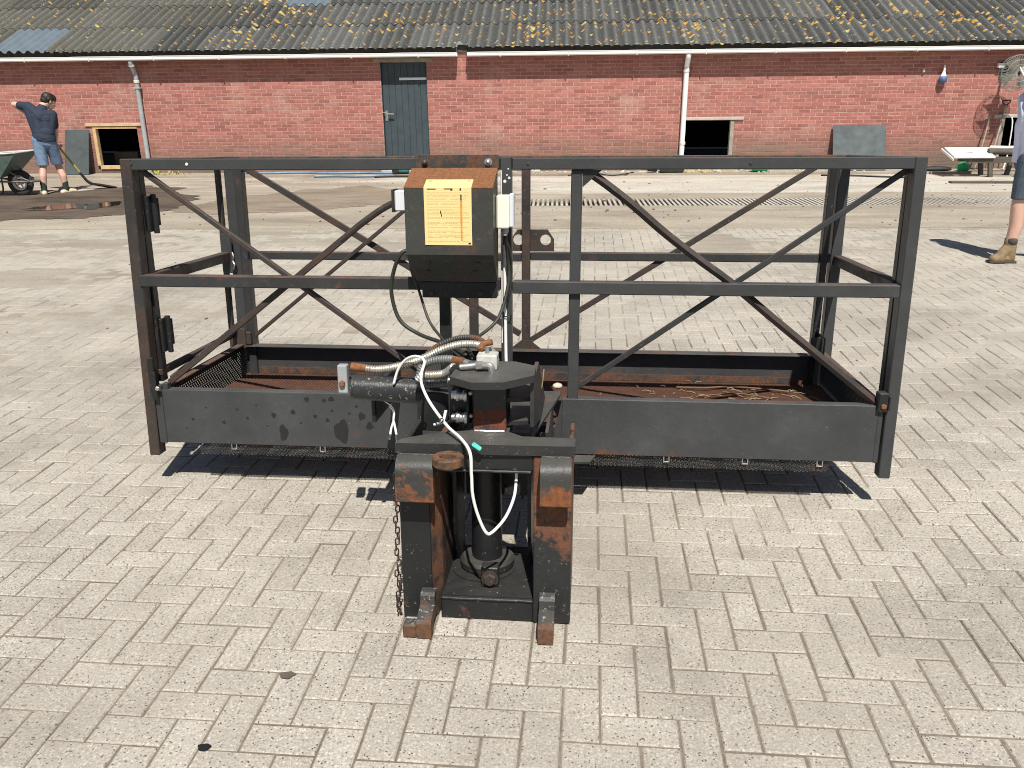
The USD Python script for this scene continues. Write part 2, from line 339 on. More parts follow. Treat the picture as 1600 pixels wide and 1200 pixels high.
def paver_mat():
    nodes = {
        "geo": ("geometry", {}), "t": ("attribute", {"attribute": "tone"}),
        "n0": ("noise_texture", {"scale": .55, "detail": 6.0, "roughness": .6}),
        "n1": ("noise_texture", {"scale": 5.0, "detail": 6.0, "roughness": .7}),
        "n2": ("noise_texture", {"scale": 120.0, "detail": 5.0, "roughness": .8}),
        "v": ("voronoi_texture", {"scale": 240.0}),
        "vs": ("separate_color", {}),
        "c": ("rgb_ramp", {"ramp": [(0.0, (.308, .280, .238)), (.5, (.382, .351, .303)), (1.0, (.432, .400, .350))]}),
        "a1": ("math", {"math_type": "multiply_add", "value2": .55, "value3": .0}),
        "a2": ("math", {"math_type": "multiply_add", "value2": .45}),
        "mul": ("rgb_ramp", {"ramp": [(.30, (.30, .29, .27)), (.43, (.84, .84, .83)), (.57, (1.10, 1.10, 1.09)), (.70, (1.75, 1.74, 1.70))]}),
        "m1": ("mix", {"mix_type": "multiply", "fac": 1.0}),
        "dk": ("math", {"math_type": "less_than", "value2": .030}),
        "m2": ("mix", {"mix_type": "mix", "color2": (.085, .072, .058)}),
        "lt": ("math", {"math_type": "greater_than", "value2": .955}),
        "ltm": ("math", {"math_type": "multiply", "value2": .65}),
        "m3": ("mix", {"mix_type": "mix", "color2": (.60, .57, .50)}),
        "dm": ("map_range", {"from_min": .45, "from_max": .70, "to_min": 0.0, "to_max": .75, "clamp": True}),
        "m4": ("mix", {"mix_type": "mix", "color2": (.245, .219, .180)}),
        "sx": ("separate_xyz", {}),
        "fy": ("map_range", {"from_min": 4.2, "from_max": 8.6, "to_min": 0.0, "to_max": .62, "clamp": True}),
        "fym": ("math", {"math_type": "multiply"}),
        "n5": ("noise_texture", {"scale": 1.6, "detail": 7.0, "roughness": .72}),
        "fyr": ("map_range", {"from_min": .36, "from_max": .62, "to_min": 0.0, "to_max": 1.6, "clamp": True}),
        "m5": ("mix", {"mix_type": "mix", "color2": (.365, .332, .276)}),
        "pt": ("rgb_ramp", {"ramp": [(.30, (.76, .755, .75)), (.48, (.98, .98, .98)), (.66, (1.13, 1.13, 1.13))]}), "m6": ("mix", {"mix_type": "multiply", "fac": 1.0}),
        "bp": ("bump", {"strength": .55, "distance": .0025}),
        "p": ("principled_bsdf", {"roughness": .88, "specular_ior_level": .3})}
    links = [("geo.position", "n0.vector"), ("geo.position", "n1.vector"), ("geo.position", "n2.vector"), ("geo.position", "v.vector"),
             ("t.fac", "a1.value1"), ("n1.fac", "a2.value1"), ("a1.value", "a2.value3"), ("a2.value", "c.fac"),
             ("n2.fac", "mul.fac"), ("c.color", "m1.color1"), ("mul.color", "m1.color2"),
             ("v.color", "vs.color"), ("vs.r", "dk.value1"), ("dk.value", "m2.fac"), ("m1.color", "m2.color1"),
             ("vs.g", "lt.value1"), ("lt.value", "ltm.value1"), ("ltm.value", "m3.fac"), ("m2.color", "m3.color1"),
             ("n0.fac", "dm.value"), ("dm.result", "m4.fac"), ("m3.color", "m4.color1"),
             ("geo.position", "sx.vector"), ("sx.y", "fy.value"), ("geo.position", "n5.vector"), ("n5.fac", "fyr.value"),
             ("fy.result", "fym.value1"), ("fyr.result", "fym.value2"), ("fym.value", "m5.fac"), ("m4.color", "m5.color1"),
             ("n5.fac", "pt.fac"), ("m5.color", "m6.color1"), ("pt.color", "m6.color2"), ("m6.color", "p.base_color"), ("n2.fac", "bp.height"), ("bp.normal", "p.normal")]
    return mat("beige_concrete_paver", nodes, links)
M["paver"] = paver_mat()

def concrete(name, lo, hi, dirt, scale=1.4, dirt_lo=.47, dirt_hi=.66, amount=.8, west=0.0):
    nodes = {"geo": ("geometry", {}),
             "mp": ("mapping", {"scale": (.55, 1.6, 1.0)}),
             "n1": ("noise_texture", {"scale": scale, "detail": 9.0, "roughness": .68}),
             "n2": ("noise_texture", {"scale": 45.0, "detail": 5.0, "roughness": .75}),
             "n3": ("noise_texture", {"scale": .8, "detail": 8.0, "roughness": .7, "distortion": .6}),
             "c": ("rgb_ramp", {"ramp": [(.3, lo), (.7, hi)]}),
             "g": ("rgb_ramp", {"ramp": [(.28, (.70, .69, .68)), (.72, (1.25, 1.25, 1.24))]}),
             "m1": ("mix", {"mix_type": "multiply", "fac": 1.0}),
             "sx": ("separate_xyz", {}), "wx": ("map_range", {"from_min": 1.5, "from_max": -4.5, "to_min": 0.0, "to_max": west, "clamp": True}), "wa": ("math", {"math_type": "add"}),
             "d": ("map_range", {"from_min": dirt_lo, "from_max": dirt_hi, "to_min": 0.0, "to_max": amount, "clamp": True}),
             "m2": ("mix", {"mix_type": "mix", "color2": dirt}),
             "bp": ("bump", {"strength": .5, "distance": .006}),
             "p": ("principled_bsdf", {"roughness": .9, "specular_ior_level": .25})}
    links = [("geo.position", "mp.vector"), ("mp.vector", "n1.vector"), ("geo.position", "n2.vector"), ("mp.vector", "n3.vector"),
             ("n1.fac", "c.fac"), ("n2.fac", "g.fac"), ("c.color", "m1.color1"), ("g.color", "m1.color2"), ("geo.position", "sx.vector"), ("sx.x", "wx.value"), ("n3.fac", "wa.value1"), ("wx.result", "wa.value2"), ("wa.value", "d.value"), ("d.result", "m2.fac"),
             ("m1.color", "m2.color1"), ("m2.color", "p.base_color"), ("n2.fac", "bp.height"), ("bp.normal", "p.normal")]
    return mat(name, nodes, links)
M["sand"] = concrete("joint_sand", (.155, .128, .096), (.235, .200, .155), (.11, .090, .066), 3.0)
M["film"] = concrete("dusty_sand_film", (.25, .222, .178), (.37, .335, .275), (.20, .172, .135), 2.2, .50, .68, .7)
M["apron"] = concrete("dusty_concrete_apron", (.27, .235, .185), (.40, .36, .29), (.20, .165, .125), 1.2, .46, .66, .75)
M["apron_light"] = concrete("pale_concrete_apron", (.38, .35, .295), (.53, .50, .435), (.25, .21, .16), 1.0, .50, .70, .85, west=.17)
M["mud"] = concrete("damp_brown_mud", (.070, .053, .040), (.140, .108, .080), (.045, .034, .026), 3.5, .48, .62, .8)
M["dust"] = concrete("dry_dirt_layer", (.20, .16, .12), (.30, .25, .19), (.16, .125, .09), 3.0, .45, .64, .8)
M["slat"] = concrete("concrete_slat", (.40, .37, .31), (.52, .49, .42), (.22, .19, .15), 3.0)
M["yard"] = concrete("yard_ground", (.19, .165, .13), (.27, .24, .19), (.15, .13, .10), .6)

def wall_brick_mat(name, base_lo, base_mid, base_hi):
    nodes = {"geo": ("geometry", {}), "t": ("attribute", {"attribute": "tone"}), "oc": ("texture_coordinate", {}),
             "sx": ("separate_xyz", {}),
             "c": ("rgb_ramp", {"ramp": [(0.0, base_lo), (.5, base_mid), (1.0, base_hi)]}),
             "n1": ("noise_texture", {"scale": 30.0, "detail": 5.0, "roughness": .7}),
             "g": ("rgb_ramp", {"ramp": [(.3, (.80, .79, .78)), (.7, (1.18, 1.18, 1.2))]}),
             "m1": ("mix", {"mix_type": "multiply", "fac": 1.0}),
             "n2": ("noise_texture", {"scale": 1.1, "detail": 8.0, "roughness": .72}),
             "lm": ("map_range", {"from_min": .55, "from_max": .75, "to_min": 0.0, "to_max": .55, "clamp": True}),
             "m2": ("mix", {"mix_type": "mix", "color2": (.50, .36, .30)}),
             "zz": ("map_range", {"from_min": .80, "from_max": .22, "to_min": 0.0, "to_max": 1.0, "clamp": True}),
             "zn": ("map_range", {"from_min": .30, "from_max": .62, "to_min": .40, "to_max": 1.25, "clamp": True}),
             "zm": ("math", {"math_type": "multiply"}),
             "zm2": ("math", {"math_type": "multiply", "value2": .88, "use_clamp": True}),
             "m3": ("mix", {"mix_type": "mix", "color2": (.16, .125, .095)}),
             "bp": ("bump", {"strength": .4, "distance": .004}),
             "p": ("principled_bsdf", {"roughness": .85, "specular_ior_level": .3})}
    links = [("t.fac", "c.fac"), ("geo.position", "n1.vector"), ("n1.fac", "g.fac"), ("c.color", "m1.color1"), ("g.color", "m1.color2"),
             ("geo.position", "n2.vector"), ("n2.fac", "lm.value"), ("lm.result", "m2.fac"), ("m1.color", "m2.color1"),
             ("geo.position", "sx.vector"), ("sx.z", "zz.value"), ("n2.fac", "zn.value"), ("zz.result", "zm.value1"), ("zn.result", "zm.value2"),
             ("zm.value", "zm2.value1"), ("zm2.value", "m3.fac"), ("m2.color", "m3.color1"), ("m3.color", "p.base_color"), ("n1.fac", "bp.height"), ("bp.normal", "p.normal")]
    return mat(name, nodes, links)
M["brick"] = wall_brick_mat("red_barn_brick", (.262, .103, .086), (.345, .136, .111), (.400, .166, .137))
M["mortar"] = wall_brick_mat("pinkish_mortar", (.46, .295, .242), (.46, .295, .242), (.46, .295, .242))

def roof_mat(name, lo, hi, lichen=.5):
    nodes = {"geo": ("geometry", {}), "t": ("attribute", {"attribute": "tone"}),
             "n1": ("noise_texture", {"scale": 2.4, "detail": 8.0, "roughness": .7}),
             "ad": ("math", {"math_type": "multiply_add", "value2": .32}),
             "t2": ("math", {"math_type": "multiply", "value2": .70}),
             "c": ("rgb_ramp", {"ramp": [(.15, lo), (.85, hi)]}),
             "n2": ("noise_texture", {"scale": 26.0, "detail": 5.0, "roughness": .75}),
             "g": ("rgb_ramp", {"ramp": [(.3, (.72, .72, .71)), (.7, (1.3, 1.3, 1.28))]}),
             "m1": ("mix", {"mix_type": "multiply", "fac": 1.0}),
             # orange lichen colonies, gathered in clusters
             "v": ("voronoi_texture", {"scale": 8.5}), "vc": ("separate_color", {}),
             "n3": ("noise_texture", {"scale": .75, "detail": 4.0, "roughness": .6}),
             "n4": ("noise_texture", {"scale": 34.0, "detail": 5.0, "roughness": .7}),
             "dd": ("math", {"math_type": "multiply_add", "value2": .55}),
             "th": ("map_range", {"from_min": .47, "from_max": .70, "to_min": .45, "to_max": .72, "clamp": True}),
             "cr": ("math", {"math_type": "multiply"}),
             "th2": ("math", {"math_type": "multiply", "value2": lichen * 2}),
             "lt": ("math", {"math_type": "less_than"}),
             "lc": ("rgb_ramp", {"ramp": [(0, (.36, .17, .035)), (.5, (.46, .27, .06)), (1, (.42, .35, .13))]}),
             "m2": ("mix", {"mix_type": "mix"}),
             # pale grey-green specks
             "v2": ("voronoi_texture", {"scale": 13.0}), "v2c": ("separate_color", {}),
             "s2": ("math", {"math_type": "multiply", "value2": .17}),
             "lt2": ("math", {"math_type": "less_than"}),
             "m3": ("mix", {"mix_type": "mix", "color2": (.30, .29, .20)}),
             "p": ("principled_bsdf", {"roughness": .88, "specular_ior_level": .25})}
    links = [("geo.position", "n1.vector"), ("t.fac", "t2.value1"), ("n1.fac", "ad.value1"), ("t2.value", "ad.value3"), ("ad.value", "c.fac"),
             ("geo.position", "n2.vector"), ("n2.fac", "g.fac"), ("c.color", "m1.color1"), ("g.color", "m1.color2"),
             ("geo.position", "v.vector"), ("v.color", "vc.color"), ("geo.position", "n3.vector"), ("geo.position", "n4.vector"),
             ("n4.fac", "dd.value1"), ("v.distance", "dd.value3"), ("n3.fac", "th.value"), ("th.result", "cr.value1"), ("vc.r", "cr.value2"),
             ("cr.value", "th2.value1"), ("dd.value", "lt.value1"), ("th2.value", "lt.value2"), ("vc.g", "lc.fac"),
             ("lt.value", "m2.fac"), ("m1.color", "m2.color1"), ("lc.color", "m2.color2"),
             ("geo.position", "v2.vector"), ("v2.color", "v2c.color"), ("v2c.b", "s2.value1"), ("v2.distance", "lt2.value1"), ("s2.value", "lt2.value2"),
             ("lt2.value", "m3.fac"), ("m2.color", "m3.color1"), ("m3.color", "p.base_color")]
    return mat(name, nodes, links)
M["roof"] = roof_mat("lichened_fibre_cement", (.026, .026, .025), (.134, .136, .131), .70)
M["roof_left"] = roof_mat("weathered_brown_fibre_cement", (.034, .033, .027), (.140, .138, .120), .55)
M["roof_clear"] = plain("blue_grey_translucent_sheet", (.135, .165, .19), .35, 0, .15, 6.0)

# ================================================================== SETTING
WYAW = -0.0519
WU = np.array([math.cos(WYAW), math.sin(WYAW), 0]); WN = np.array([-math.sin(WYAW), math.cos(WYAW), 0]); WO = np.array([0, 16.3096, 0])
def W(u, off, z=0.0):
    """point beside the barn wall: u along it, off behind its face (negative: in front)"""
    return WO + WU * u + WN * off + np.array([0, 0, z])
def wpoly(pts):
    return Polygon([tuple(W(u, o)[:2]) for u, o in pts])

pit = wpoly([(.52, -4.62), (9.6, -4.62), (9.6, -3.86), (.52, -3.86)])
obj("yard_ground", sheet(Polygon([(-300, -300), (300, -300), (300, 300), (-300, 300)]).difference(pit), -.03), M["yard"], kind="structure", label="open yard ground running out beyond the paving")

# paving: herringbone of 200 x 100 mm concrete bricks, each with bevelled edges
PA = math.radians(-5.4)
pe1, pe2 = np.array([math.cos(PA), math.sin(PA)]), np.array([-math.sin(PA), math.cos(PA)])
PO = np.array([0.440, 1.945])
BR = 0.2004
_EDGE = -6.55                                    # the paving ends this far in front of the wall
bricks = []
for i in range(-110, 110):
    for j in range(-30, 95):
        k = (i - j) % 4
        if k == 0: c, hz = (i + 1, j + .5), True
        elif k == 3: c, hz = (i + .5, j + 1), False
        else: continue
        p = PO + pe1 * c[0] * BR / 2 + pe2 * (c[1] - 1) * BR / 2
        off = (np.array([p[0], p[1], 0]) - WO) @ WN
        if off > _EDGE + .12 or p[1] < .2 or abs(p[0]) > 3.6 + p[1] * .62:
            continue
        bricks.append((p, hz))
def paver(p, hz, r):
    a, b = (BR / 2 - .0022 - abs(r[0]) * .0007, BR / 4 - .0022 - abs(r[1]) * .0007)
    e1, e2 = (pe1, pe2) if hz else (pe2, -pe1)
    th = r[2] * .006
    e1, e2 = e1 * math.cos(th) + e2 * math.sin(th), e2 * math.cos(th) - e1 * math.sin(th)
    z = np.clip(r[3], -2, 1.5) * .0013; tx, ty = r[4] * .004, r[5] * .004
    ch = .0036
    v = []
    for (aa, bb, dz) in ((a - ch, b - ch, 0.0), (a, b, -ch), (a, b, -.03)):
        for sx, sy in ((-1, -1), (1, -1), (1, 1), (-1, 1)):
            q = p + e1 * sx * aa + e2 * sy * bb
            v.append((q[0], q[1], z + dz + tx * sx * aa + ty * sy * bb))
    return np.array(v)
PF = [[0, 1, 2], [0, 2, 3]]
for l in (0, 4):
    for q in range(4):
        n = (q + 1) % 4
        PF += [[l + 4 + q, l + 4 + n, l + n], [l + 4 + q, l + n, l + q]]
PF = np.array(PF)
bricks.sort(key=lambda t: (t[0][0] * .75) ** 2 + t[0][1] ** 2)
def in_view(p):
    x = p[0] / (p[1] * .942 + 1.55 * .335)
    return abs(x) < .60 and p[1] > 1.78
order = [b for b in bricks if in_view(b[0])]
first = order[:300]; fid = {id(b) for b in first}
rest = [b for b in bricks if id(b) not in fid]
gx, gy = np.meshgrid(np.arange(-9.6, 9.7, .06), np.arange(1.0, 10.4, .06))
fz = np.clip((gy - 4.2 + (gx < 0) * np.minimum(-gx, 4) * .35) / 4.6, 0, 1)
fn_ = meshkit.fbm(np.stack([gx * .9, gy * 2.0, gx * 0], -1), 5, 31)
gz = -.0054 + fz * .0040 + np.clip(fn_ - .5, -.5, .5) * .012 * (.50 + .8 * fz)
keep = ((np.stack([gx, gy], -1) - WO[:2]) @ WN[:2]) < _EDGE
gi = np.arange(gx.size).reshape(gx.shape); ok = keep[1:, 1:] & keep[:-1, 1:] & keep[1:, :-1] & keep[:-1, :-1]
ga, gb_, gc, gd = gi[:-1, :-1][ok], gi[:-1, 1:][ok], gi[1:, 1:][ok], gi[1:, :-1][ok]
ff = np.vstack([np.c_[ga, gb_, gc], np.c_[ga, gc, gd]]); fu, fi = np.unique(ff, return_inverse=True)
FILM = T(np.c_[gx.ravel(), gy.ravel(), gz.ravel()][fu], fi.reshape(-1, 3))
pav = thing("brick_paving", "beige herringbone brick paving of the yard", None, kind="structure")
obj("sand_bed", sheet(Polygon([(-12, -1), (12, -1), tuple(W(12, _EDGE)[:2]), tuple(W(-12, _EDGE)[:2])]), -.0042), M["sand"], pav)
for p, hz in first:
    r = rng.normal(size=6)
    obj("brick", T(paver(p, hz, r), PF), M["paver"], pav, tone=np.full(12, np.clip(.5 + .24 * rng.normal(), 0, 1)))
obj("sand_film", FILM, M["film"], pav, smooth=True, kind="stuff")
vs, tn = [], []
for p, hz in rest:
    vs.append((paver(p, hz, rng.normal(size=6)), PF)); tn += [np.clip(.5 + .24 * rng.normal(), 0, 1)] * 12
obj("further_bricks", stack(vs), M["paver"], pav, tone=tn, kind="stuff")

# concrete apron between paving and barn, in slabs with a slatted drain
def slab(name, pts, mat_, z=.012, hole=None, label=None):
    p = wpoly(pts)
    if hole is not None: p = p.difference(hole)
    m = trimesh.creation.extrude_polygon(p, .05, engine="earcut"); m.apply_translation([0, 0, z - .05])
    return obj(name, m, mat_, kind="structure", label=label)
slab("concrete_apron", [(-14, _EDGE), (14, _EDGE), (14, -3.25), (-14, -3.25)], M["apron"], .010, pit, "dusty concrete apron between brick paving and barn")
slab("concrete_path", [(-14, -3.24), (14, -3.24), (14, -.55), (-14, -.55)], M["apron_light"], .014, None, "pale concrete path in front of the barn, dirtier to the left")
slab("concrete_kerb", [(-14, -.545), (14, -.545), (14, .02), (-14, .02)], M["apron"], .055, None, "low concrete kerb along the foot of the barn wall")
dr = thing("drain_grate", "long slatted concrete drain cover set in the apron", "drain grate", tuple(W(.52, -4.62)), WYAW)
obj("pit", cat([T(m.vertices, m.faces) for m in (cbox(-.02, 9.1, -.03, 0, -.5, -.02), cbox(-.02, 9.1, .76, .79, -.5, -.02), cbox(-.02, 9.1, 0, .76, -.52, -.48))]), M["interior"], dr)
x = .02
while x < 9.0:
    w = .036 + rng.normal() * .0015
    obj("slat", cbox(x, x + w, .003, .757, -.05, .0085 + rng.normal() * .0008, .004), M["slat"], dr)
    x += w + .031 + rng.normal() * .002
obj("end_block", cbox(-.40, -.005, .04, .70, -.03, .016, .005), M["apron"], dr)

def blotch(pts, seed, n=220, amp=.12, h=.012, z=.0105, smoothit=True):
    """a thin irregular layer of dirt"""
    pl = Polygon(pts)
    ring = pl.exterior
    q = np.array([ring.interpolate(t, normalized=True).coords[0] for t in np.linspace(0, 1, n, endpoint=False)])
    c = q.mean(0)
    d = (q - c) / np.linalg.norm(q - c, axis=1, keepdims=True)
    nz = meshkit.fbm(np.c_[q * 1.6, np.zeros(n)], 5, seed) - .5
    q = q + d * (nz * 2 * amp)[:, None]
    pl = Polygon(q).buffer(0)
    if pl.geom_type != "Polygon": pl = max(pl.geoms, key=lambda g: g.area)
    return pl
def layer(pl, step, h, z, seed):
    x0, y0, x1, y1 = pl.bounds
    from shapely import contains_xy, distance, points
    xs, ys = np.arange(x0, x1, step), np.arange(y0, y1, step)
    X, Y = np.meshgrid(xs, ys)
    ins = contains_xy(pl, X, Y)
    dd = distance(points(np.c_[X.ravel(), Y.ravel()]), pl.exterior).reshape(X.shape)
    Z = z + h * np.clip(dd / .12, 0, 1) * (.35 + 1.1 * meshkit.fbm(np.stack([X * 5, Y * 5, X * 0], -1), 4, seed))
    idx = np.arange(X.size).reshape(X.shape)
    ok = ins[:-1, :-1] & ins[1:, :-1] & ins[:-1, 1:] & ins[1:, 1:]
    a, b, c, d = idx[:-1, :-1][ok], idx[:-1, 1:][ok], idx[1:, 1:][ok], idx[1:, :-1][ok]
    F = np.vstack([np.c_[a, b, c], np.c_[a, c, d]])
    use, inv = np.unique(F, return_inverse=True)
    return T(np.c_[X.ravel(), Y.ravel(), Z.ravel()][use], inv.reshape(-1, 3))
mud_pl = blotch([(-9.9, 12.6), (-8.4, 13.2), (-7.5, 13.9), (-6.6, 14.8), (-5.6, 14.6), (-4.9, 13.2), (-4.5, 11.7), (-5.1, 11.15), (-6.2, 10.75), (-7.2, 10.5), (-9.5, 10.9)], 3, amp=.45)
obj("mud_patch", layer(mud_pl, .045, .012, .0115, 5), M["mud"], smooth=True, kind="stuff", label="damp dark brown mud smeared over the apron at left")
dust_pl = blotch([(-5.0, 11.6), (-4.4, 13.0), (-3.2, 14.2), (-1.2, 14.3), (.2, 13.2), (.1, 12.3), (-1.4, 12.0), (-2.6, 11.4), (-3.9, 11.1)], 9, amp=.5)
obj("dirt_patch", layer(dust_pl, .05, .008, .0112, 8), M["dust"], smooth=True, kind="stuff", label="dry brown dirt on the apron behind the control box")
pud = blotch([(-6.65, 12.05), (-6.4, 12.45), (-6.05, 12.3), (-5.80, 12.5), (-5.55, 12.15), (-5.75, 11.65), (-6.1, 11.75), (-6.4, 11.5), (-6.75, 11.7)], 21, amp=.22)
obj("puddle", sheet(pud, .0275), M["water"], kind="structure", label="small shallow puddle in the mud near the sweeping person")

# ------------------------------------------------------------------ barn
barn = thing("barn", "long low red brick barn with corrugated lichened roof", "barn", tuple(WO), WYAW)
doorR = (-2.375, -1.515, 0.0, 2.02)
hatches = [(-8.02, -7.14, .13, .93), (3.22, 4.17, .02, .95), (8.97, 9.95, .25, .95)]
holes = [doorR] + hatches
wp = sbox(-13, 0, 13, 2.2)
for (a, b, c, d) in holes:
    wp = wp.difference(sbox(a, c - (.2 if c < .05 else 0), b, d))
obj("wall", plate(wp, .10, XZ(-.0022)), M["mortar"], barn, tone=np.full(len(plate(wp, .10, XZ(-.0022)).vertices), .5))
obj("wall_backing", cat([plate(wp, .12, XZ(.108)), cbox(-13, -12.9, .24, 7, 0, 2.2), cbox(12.9, 13, .24, 7, 0, 2.2), cbox(-13, 13, 7, 7.1, 0, 2.2), cbox(-12.9, 12.9, .24, 7, -.08, -.05)]), M["interior"], barn)
CH, BL = .0628, .2165
bl = []
ncourse = int(2.17 / CH)
for c in range(ncourse):
    z0, z1 = c * CH + .0052, (c + 1) * CH - .0052
    sh = (c % 2) * BL / 2 + rng.normal() * .004
    for k in range(-60, 62):
        a = k * BL + sh; segs = [(a + .006, a + BL - .006)]
        for (h0, h1, hz0, hz1) in holes:
            if z1 > hz0 + .01 and z0 < hz1 - .01:
                ns = []
                for s0, s1 in segs:
                    if s1 <= h0 or s0 >= h1: ns.append((s0, s1)); continue
                    if s0 < h0 - .02: ns.append((s0, h0 - .004))
                    if s1 > h1 + .02: ns.append((h1 + .004, s1))
                segs = ns
        for s0, s1 in segs:
            if s1 - s0 > .03 and s0 > -12.6 and s1 < 12.8:
                bl.append((s0, s1, z0, z1))
def wbrick(s0, s1, z0, z1):
    j = rng.normal(size=4) * .0015
    y = -.0052 + np.clip(rng.normal(), -1.6, 1.6) * .0008
    a, b, c, d = s0 + j[0], s1 + j[1], z0 + j[2], z1 + j[3]
    ch = .0012
    v = [(a + ch, y, c + ch), (b - ch, y, c + ch), (b - ch, y, d - ch), (a + ch, y, d - ch), (a, y + ch, c), (b, y + ch, c), (b, y + ch, d), (a, y + ch, d),
         (a, .01, c), (b, .01, c), (b, .01, d), (a, .01, d)]
    return np.array(v)
bl.sort(key=lambda t: abs((t[0] + t[1]) / 2 - 1.2) - .4 * t[2])
vis = [b for b in bl if 0.5 < b[2] and b[0] > -1.4 and b[1] < 3.1]
chosen = vis[:300]; cid = {id(b) for b in chosen}
def btone(b):
    return np.clip(.5 + .26 * rng.normal() + (.10 if b[2] > 1.5 else 0), 0, 1)
for b in chosen:
    obj("brick", T(wbrick(*b), PF), M["brick"], barn, tone=np.full(12, btone(b)))
vs, tn = [], []
for b in bl:
    if id(b) in cid: continue
    vs.append((wbrick(*b), PF)); tn += [btone(b)] * 12
obj("further_bricks", stack(vs), M["brick"], barn, tone=tn, kind="stuff")

# roof of corrugated sheets
PIT = math.radians(23); PITCHW, AMP = .1764, .030
sl, cl = math.sin(PIT), math.cos(PIT)
def rsheet(u0, waves, s0, L, lift, th=.010, cols=8):
    n = int(waves * cols) + 1
    a = u0 + np.arange(n) * PITCHW / cols
    w = AMP * np.cos(2 * np.pi * a / PITCHW)
    V, F = [], []
    for s, up in ((s0, lift + .014), (s0 + L, lift - .004)):
        for t in (0, -th):
            y = -.29 + s * cl - (w + up + t) * sl; z = 2.243 + s * sl + (w + up + t) * cl
            V.append(np.c_[a, y, z])
    V = np.vstack(V)
    i = np.arange(n - 1)
    q = lambda A, B, C, D: np.vstack([np.c_[A, B, C], np.c_[A, C, D]])
    o = [k * n for k in range(4)]     # low top, low bottom, high top, high bottom
    F = np.vstack([q(o[0] + i, o[0] + i + 1, o[2] + i + 1, o[2] + i), q(o[1] + i, o[3] + i, o[3] + i + 1, o[1] + i + 1), q(o[1] + i, o[1] + i + 1, o[0] + i + 1, o[0] + i),
                   q(o[2] + i, o[2] + i + 1, o[3] + i + 1, o[3] + i)])
    e = np.array([[o[0], o[2], o[3]], [o[0], o[3], o[1]], [o[0] + n - 1, o[1] + n - 1, o[3] + n - 1], [o[0] + n - 1, o[3] + n - 1, o[2] + n - 1]])
    return T(V, np.vstack([F, e]))
SW = 5.5 * PITCHW
clear = {(-9, 0), (-4, 2)}
for r_ in range(5):
    s0 = r_ * 1.17
    for k in range(-14, 14):
        u0 = -.78 + k * SW
        lift = .004 + .0035 * (k % 2) + rng.normal() * .0012
        tone = float(np.clip(rng.normal(.5, .28), 0, 1))
        j1, j2 = rng.normal() * .004, rng.normal() * .006
        if r_ == 0 and k == -1:
            m = rsheet(u0, (-.925 - u0) / PITCHW, s0, 1.30, lift)
        elif r_ == 0 and k == 0:
            m = rsheet(-.745, 5.7, s0, 1.30, lift)
            m2 = rsheet(-.935, 1.2, .20, 1.10, lift + .001)
            obj("roof_sheet", m2, M["roof"], barn, smooth=True, tone=np.full(len(m2.vertices), .5), label="short strip of roof sheet set back above the gutter gap")
        else:
            m = rsheet(u0 + j1, 5.9, s0 + j2, 1.30, lift)
        c = (k, r_) in clear
        obj("roof_sheet", m, M["roof_clear"] if c else (M["roof_left"] if u0 < -5.9 and not (r_ == 0 and k > -7) else M["roof"]), barn, smooth=True,
            tone=np.tile(.55 * tone + .45 * (.5 + .5 * np.cos(2 * np.pi * (np.asarray(m.vertices)[:len(m.vertices) // 4, 0]) / PITCHW)), 4), label="smooth blue-grey translucent roof sheet" if c else None)
rz = 2.243 + 5.95 * sl; ry = -.29 + 5.95 * cl
obj("ridge", cat([bar((-13.5, ry - .1, rz + .01), (13.3, ry - .1, rz + .01), .4, .03, (0, -sl, cl)), bar((-13.5, ry + .24, rz + .01), (13.3, ry + .24, rz + .01), .4, .03, (0, sl, cl))]), M["roof"], barn)
obj("rear_roof", plate([(ry + .1, rz), (ry + 1.6, rz - .64), (ry + 1.6, rz - .70), (ry + .1, rz - .06)], 26.6, YZ(-13.4)), M["roof"], barn)
for xx in (-13, 12.9):
    m = plate([(.25, 2.2), (7.0, 2.2), (7.0, 3.9), (ry, rz - .10), (.3, 2.33)], .1, YZ(xx))
    obj("gable", m, M["mortar"], barn, tone=np.full(len(m.vertices), .5))
# eaves: gutters in two runs, fascia
for (a, b) in ((-13.2, -.925), (-.735, 13.2)):
    g = []
    prof = [(-.262, 2.158), (-.262, 2.108), (-.235, 2.092), (-.150, 2.092), (-.132, 2.108), (-.132, 2.16), (-.138, 2.16), (-.138, 2.112), (-.154, 2.098), (-.232, 2.098), (-.254, 2.112), (-.254, 2.158)]
    g.append(plate(prof, b - a, YZ(a)))
    g.append(bar((a, -.262, 2.158), (b, -.262, 2.158), .012, .012))
    gut = obj("gutter", cat(g), M["white_paint"], barn, label="white plastic gutter run" )
    x = a + .6
    while x < b:
        obj("gutter_bracket", cat([cbox(x - .012, x + .012, -.268, -.120, 2.084, 2.0905, .001), cbox(x - .012, x + .012, -.2705, -.2645, 2.084, 2.166, .001)]), M["white_dirty"], gut)
        x += 1.22
obj("soffit_board", cat([cbox(-13, -.93, -.118, -.012, 2.12, 2.262), cbox(-.73, 13, -.118, -.012, 2.12, 2.262), cbox(-.9295, -.7305, -.030, -.012, 2.165, 2.30)]), M["wood_dark"], barn)

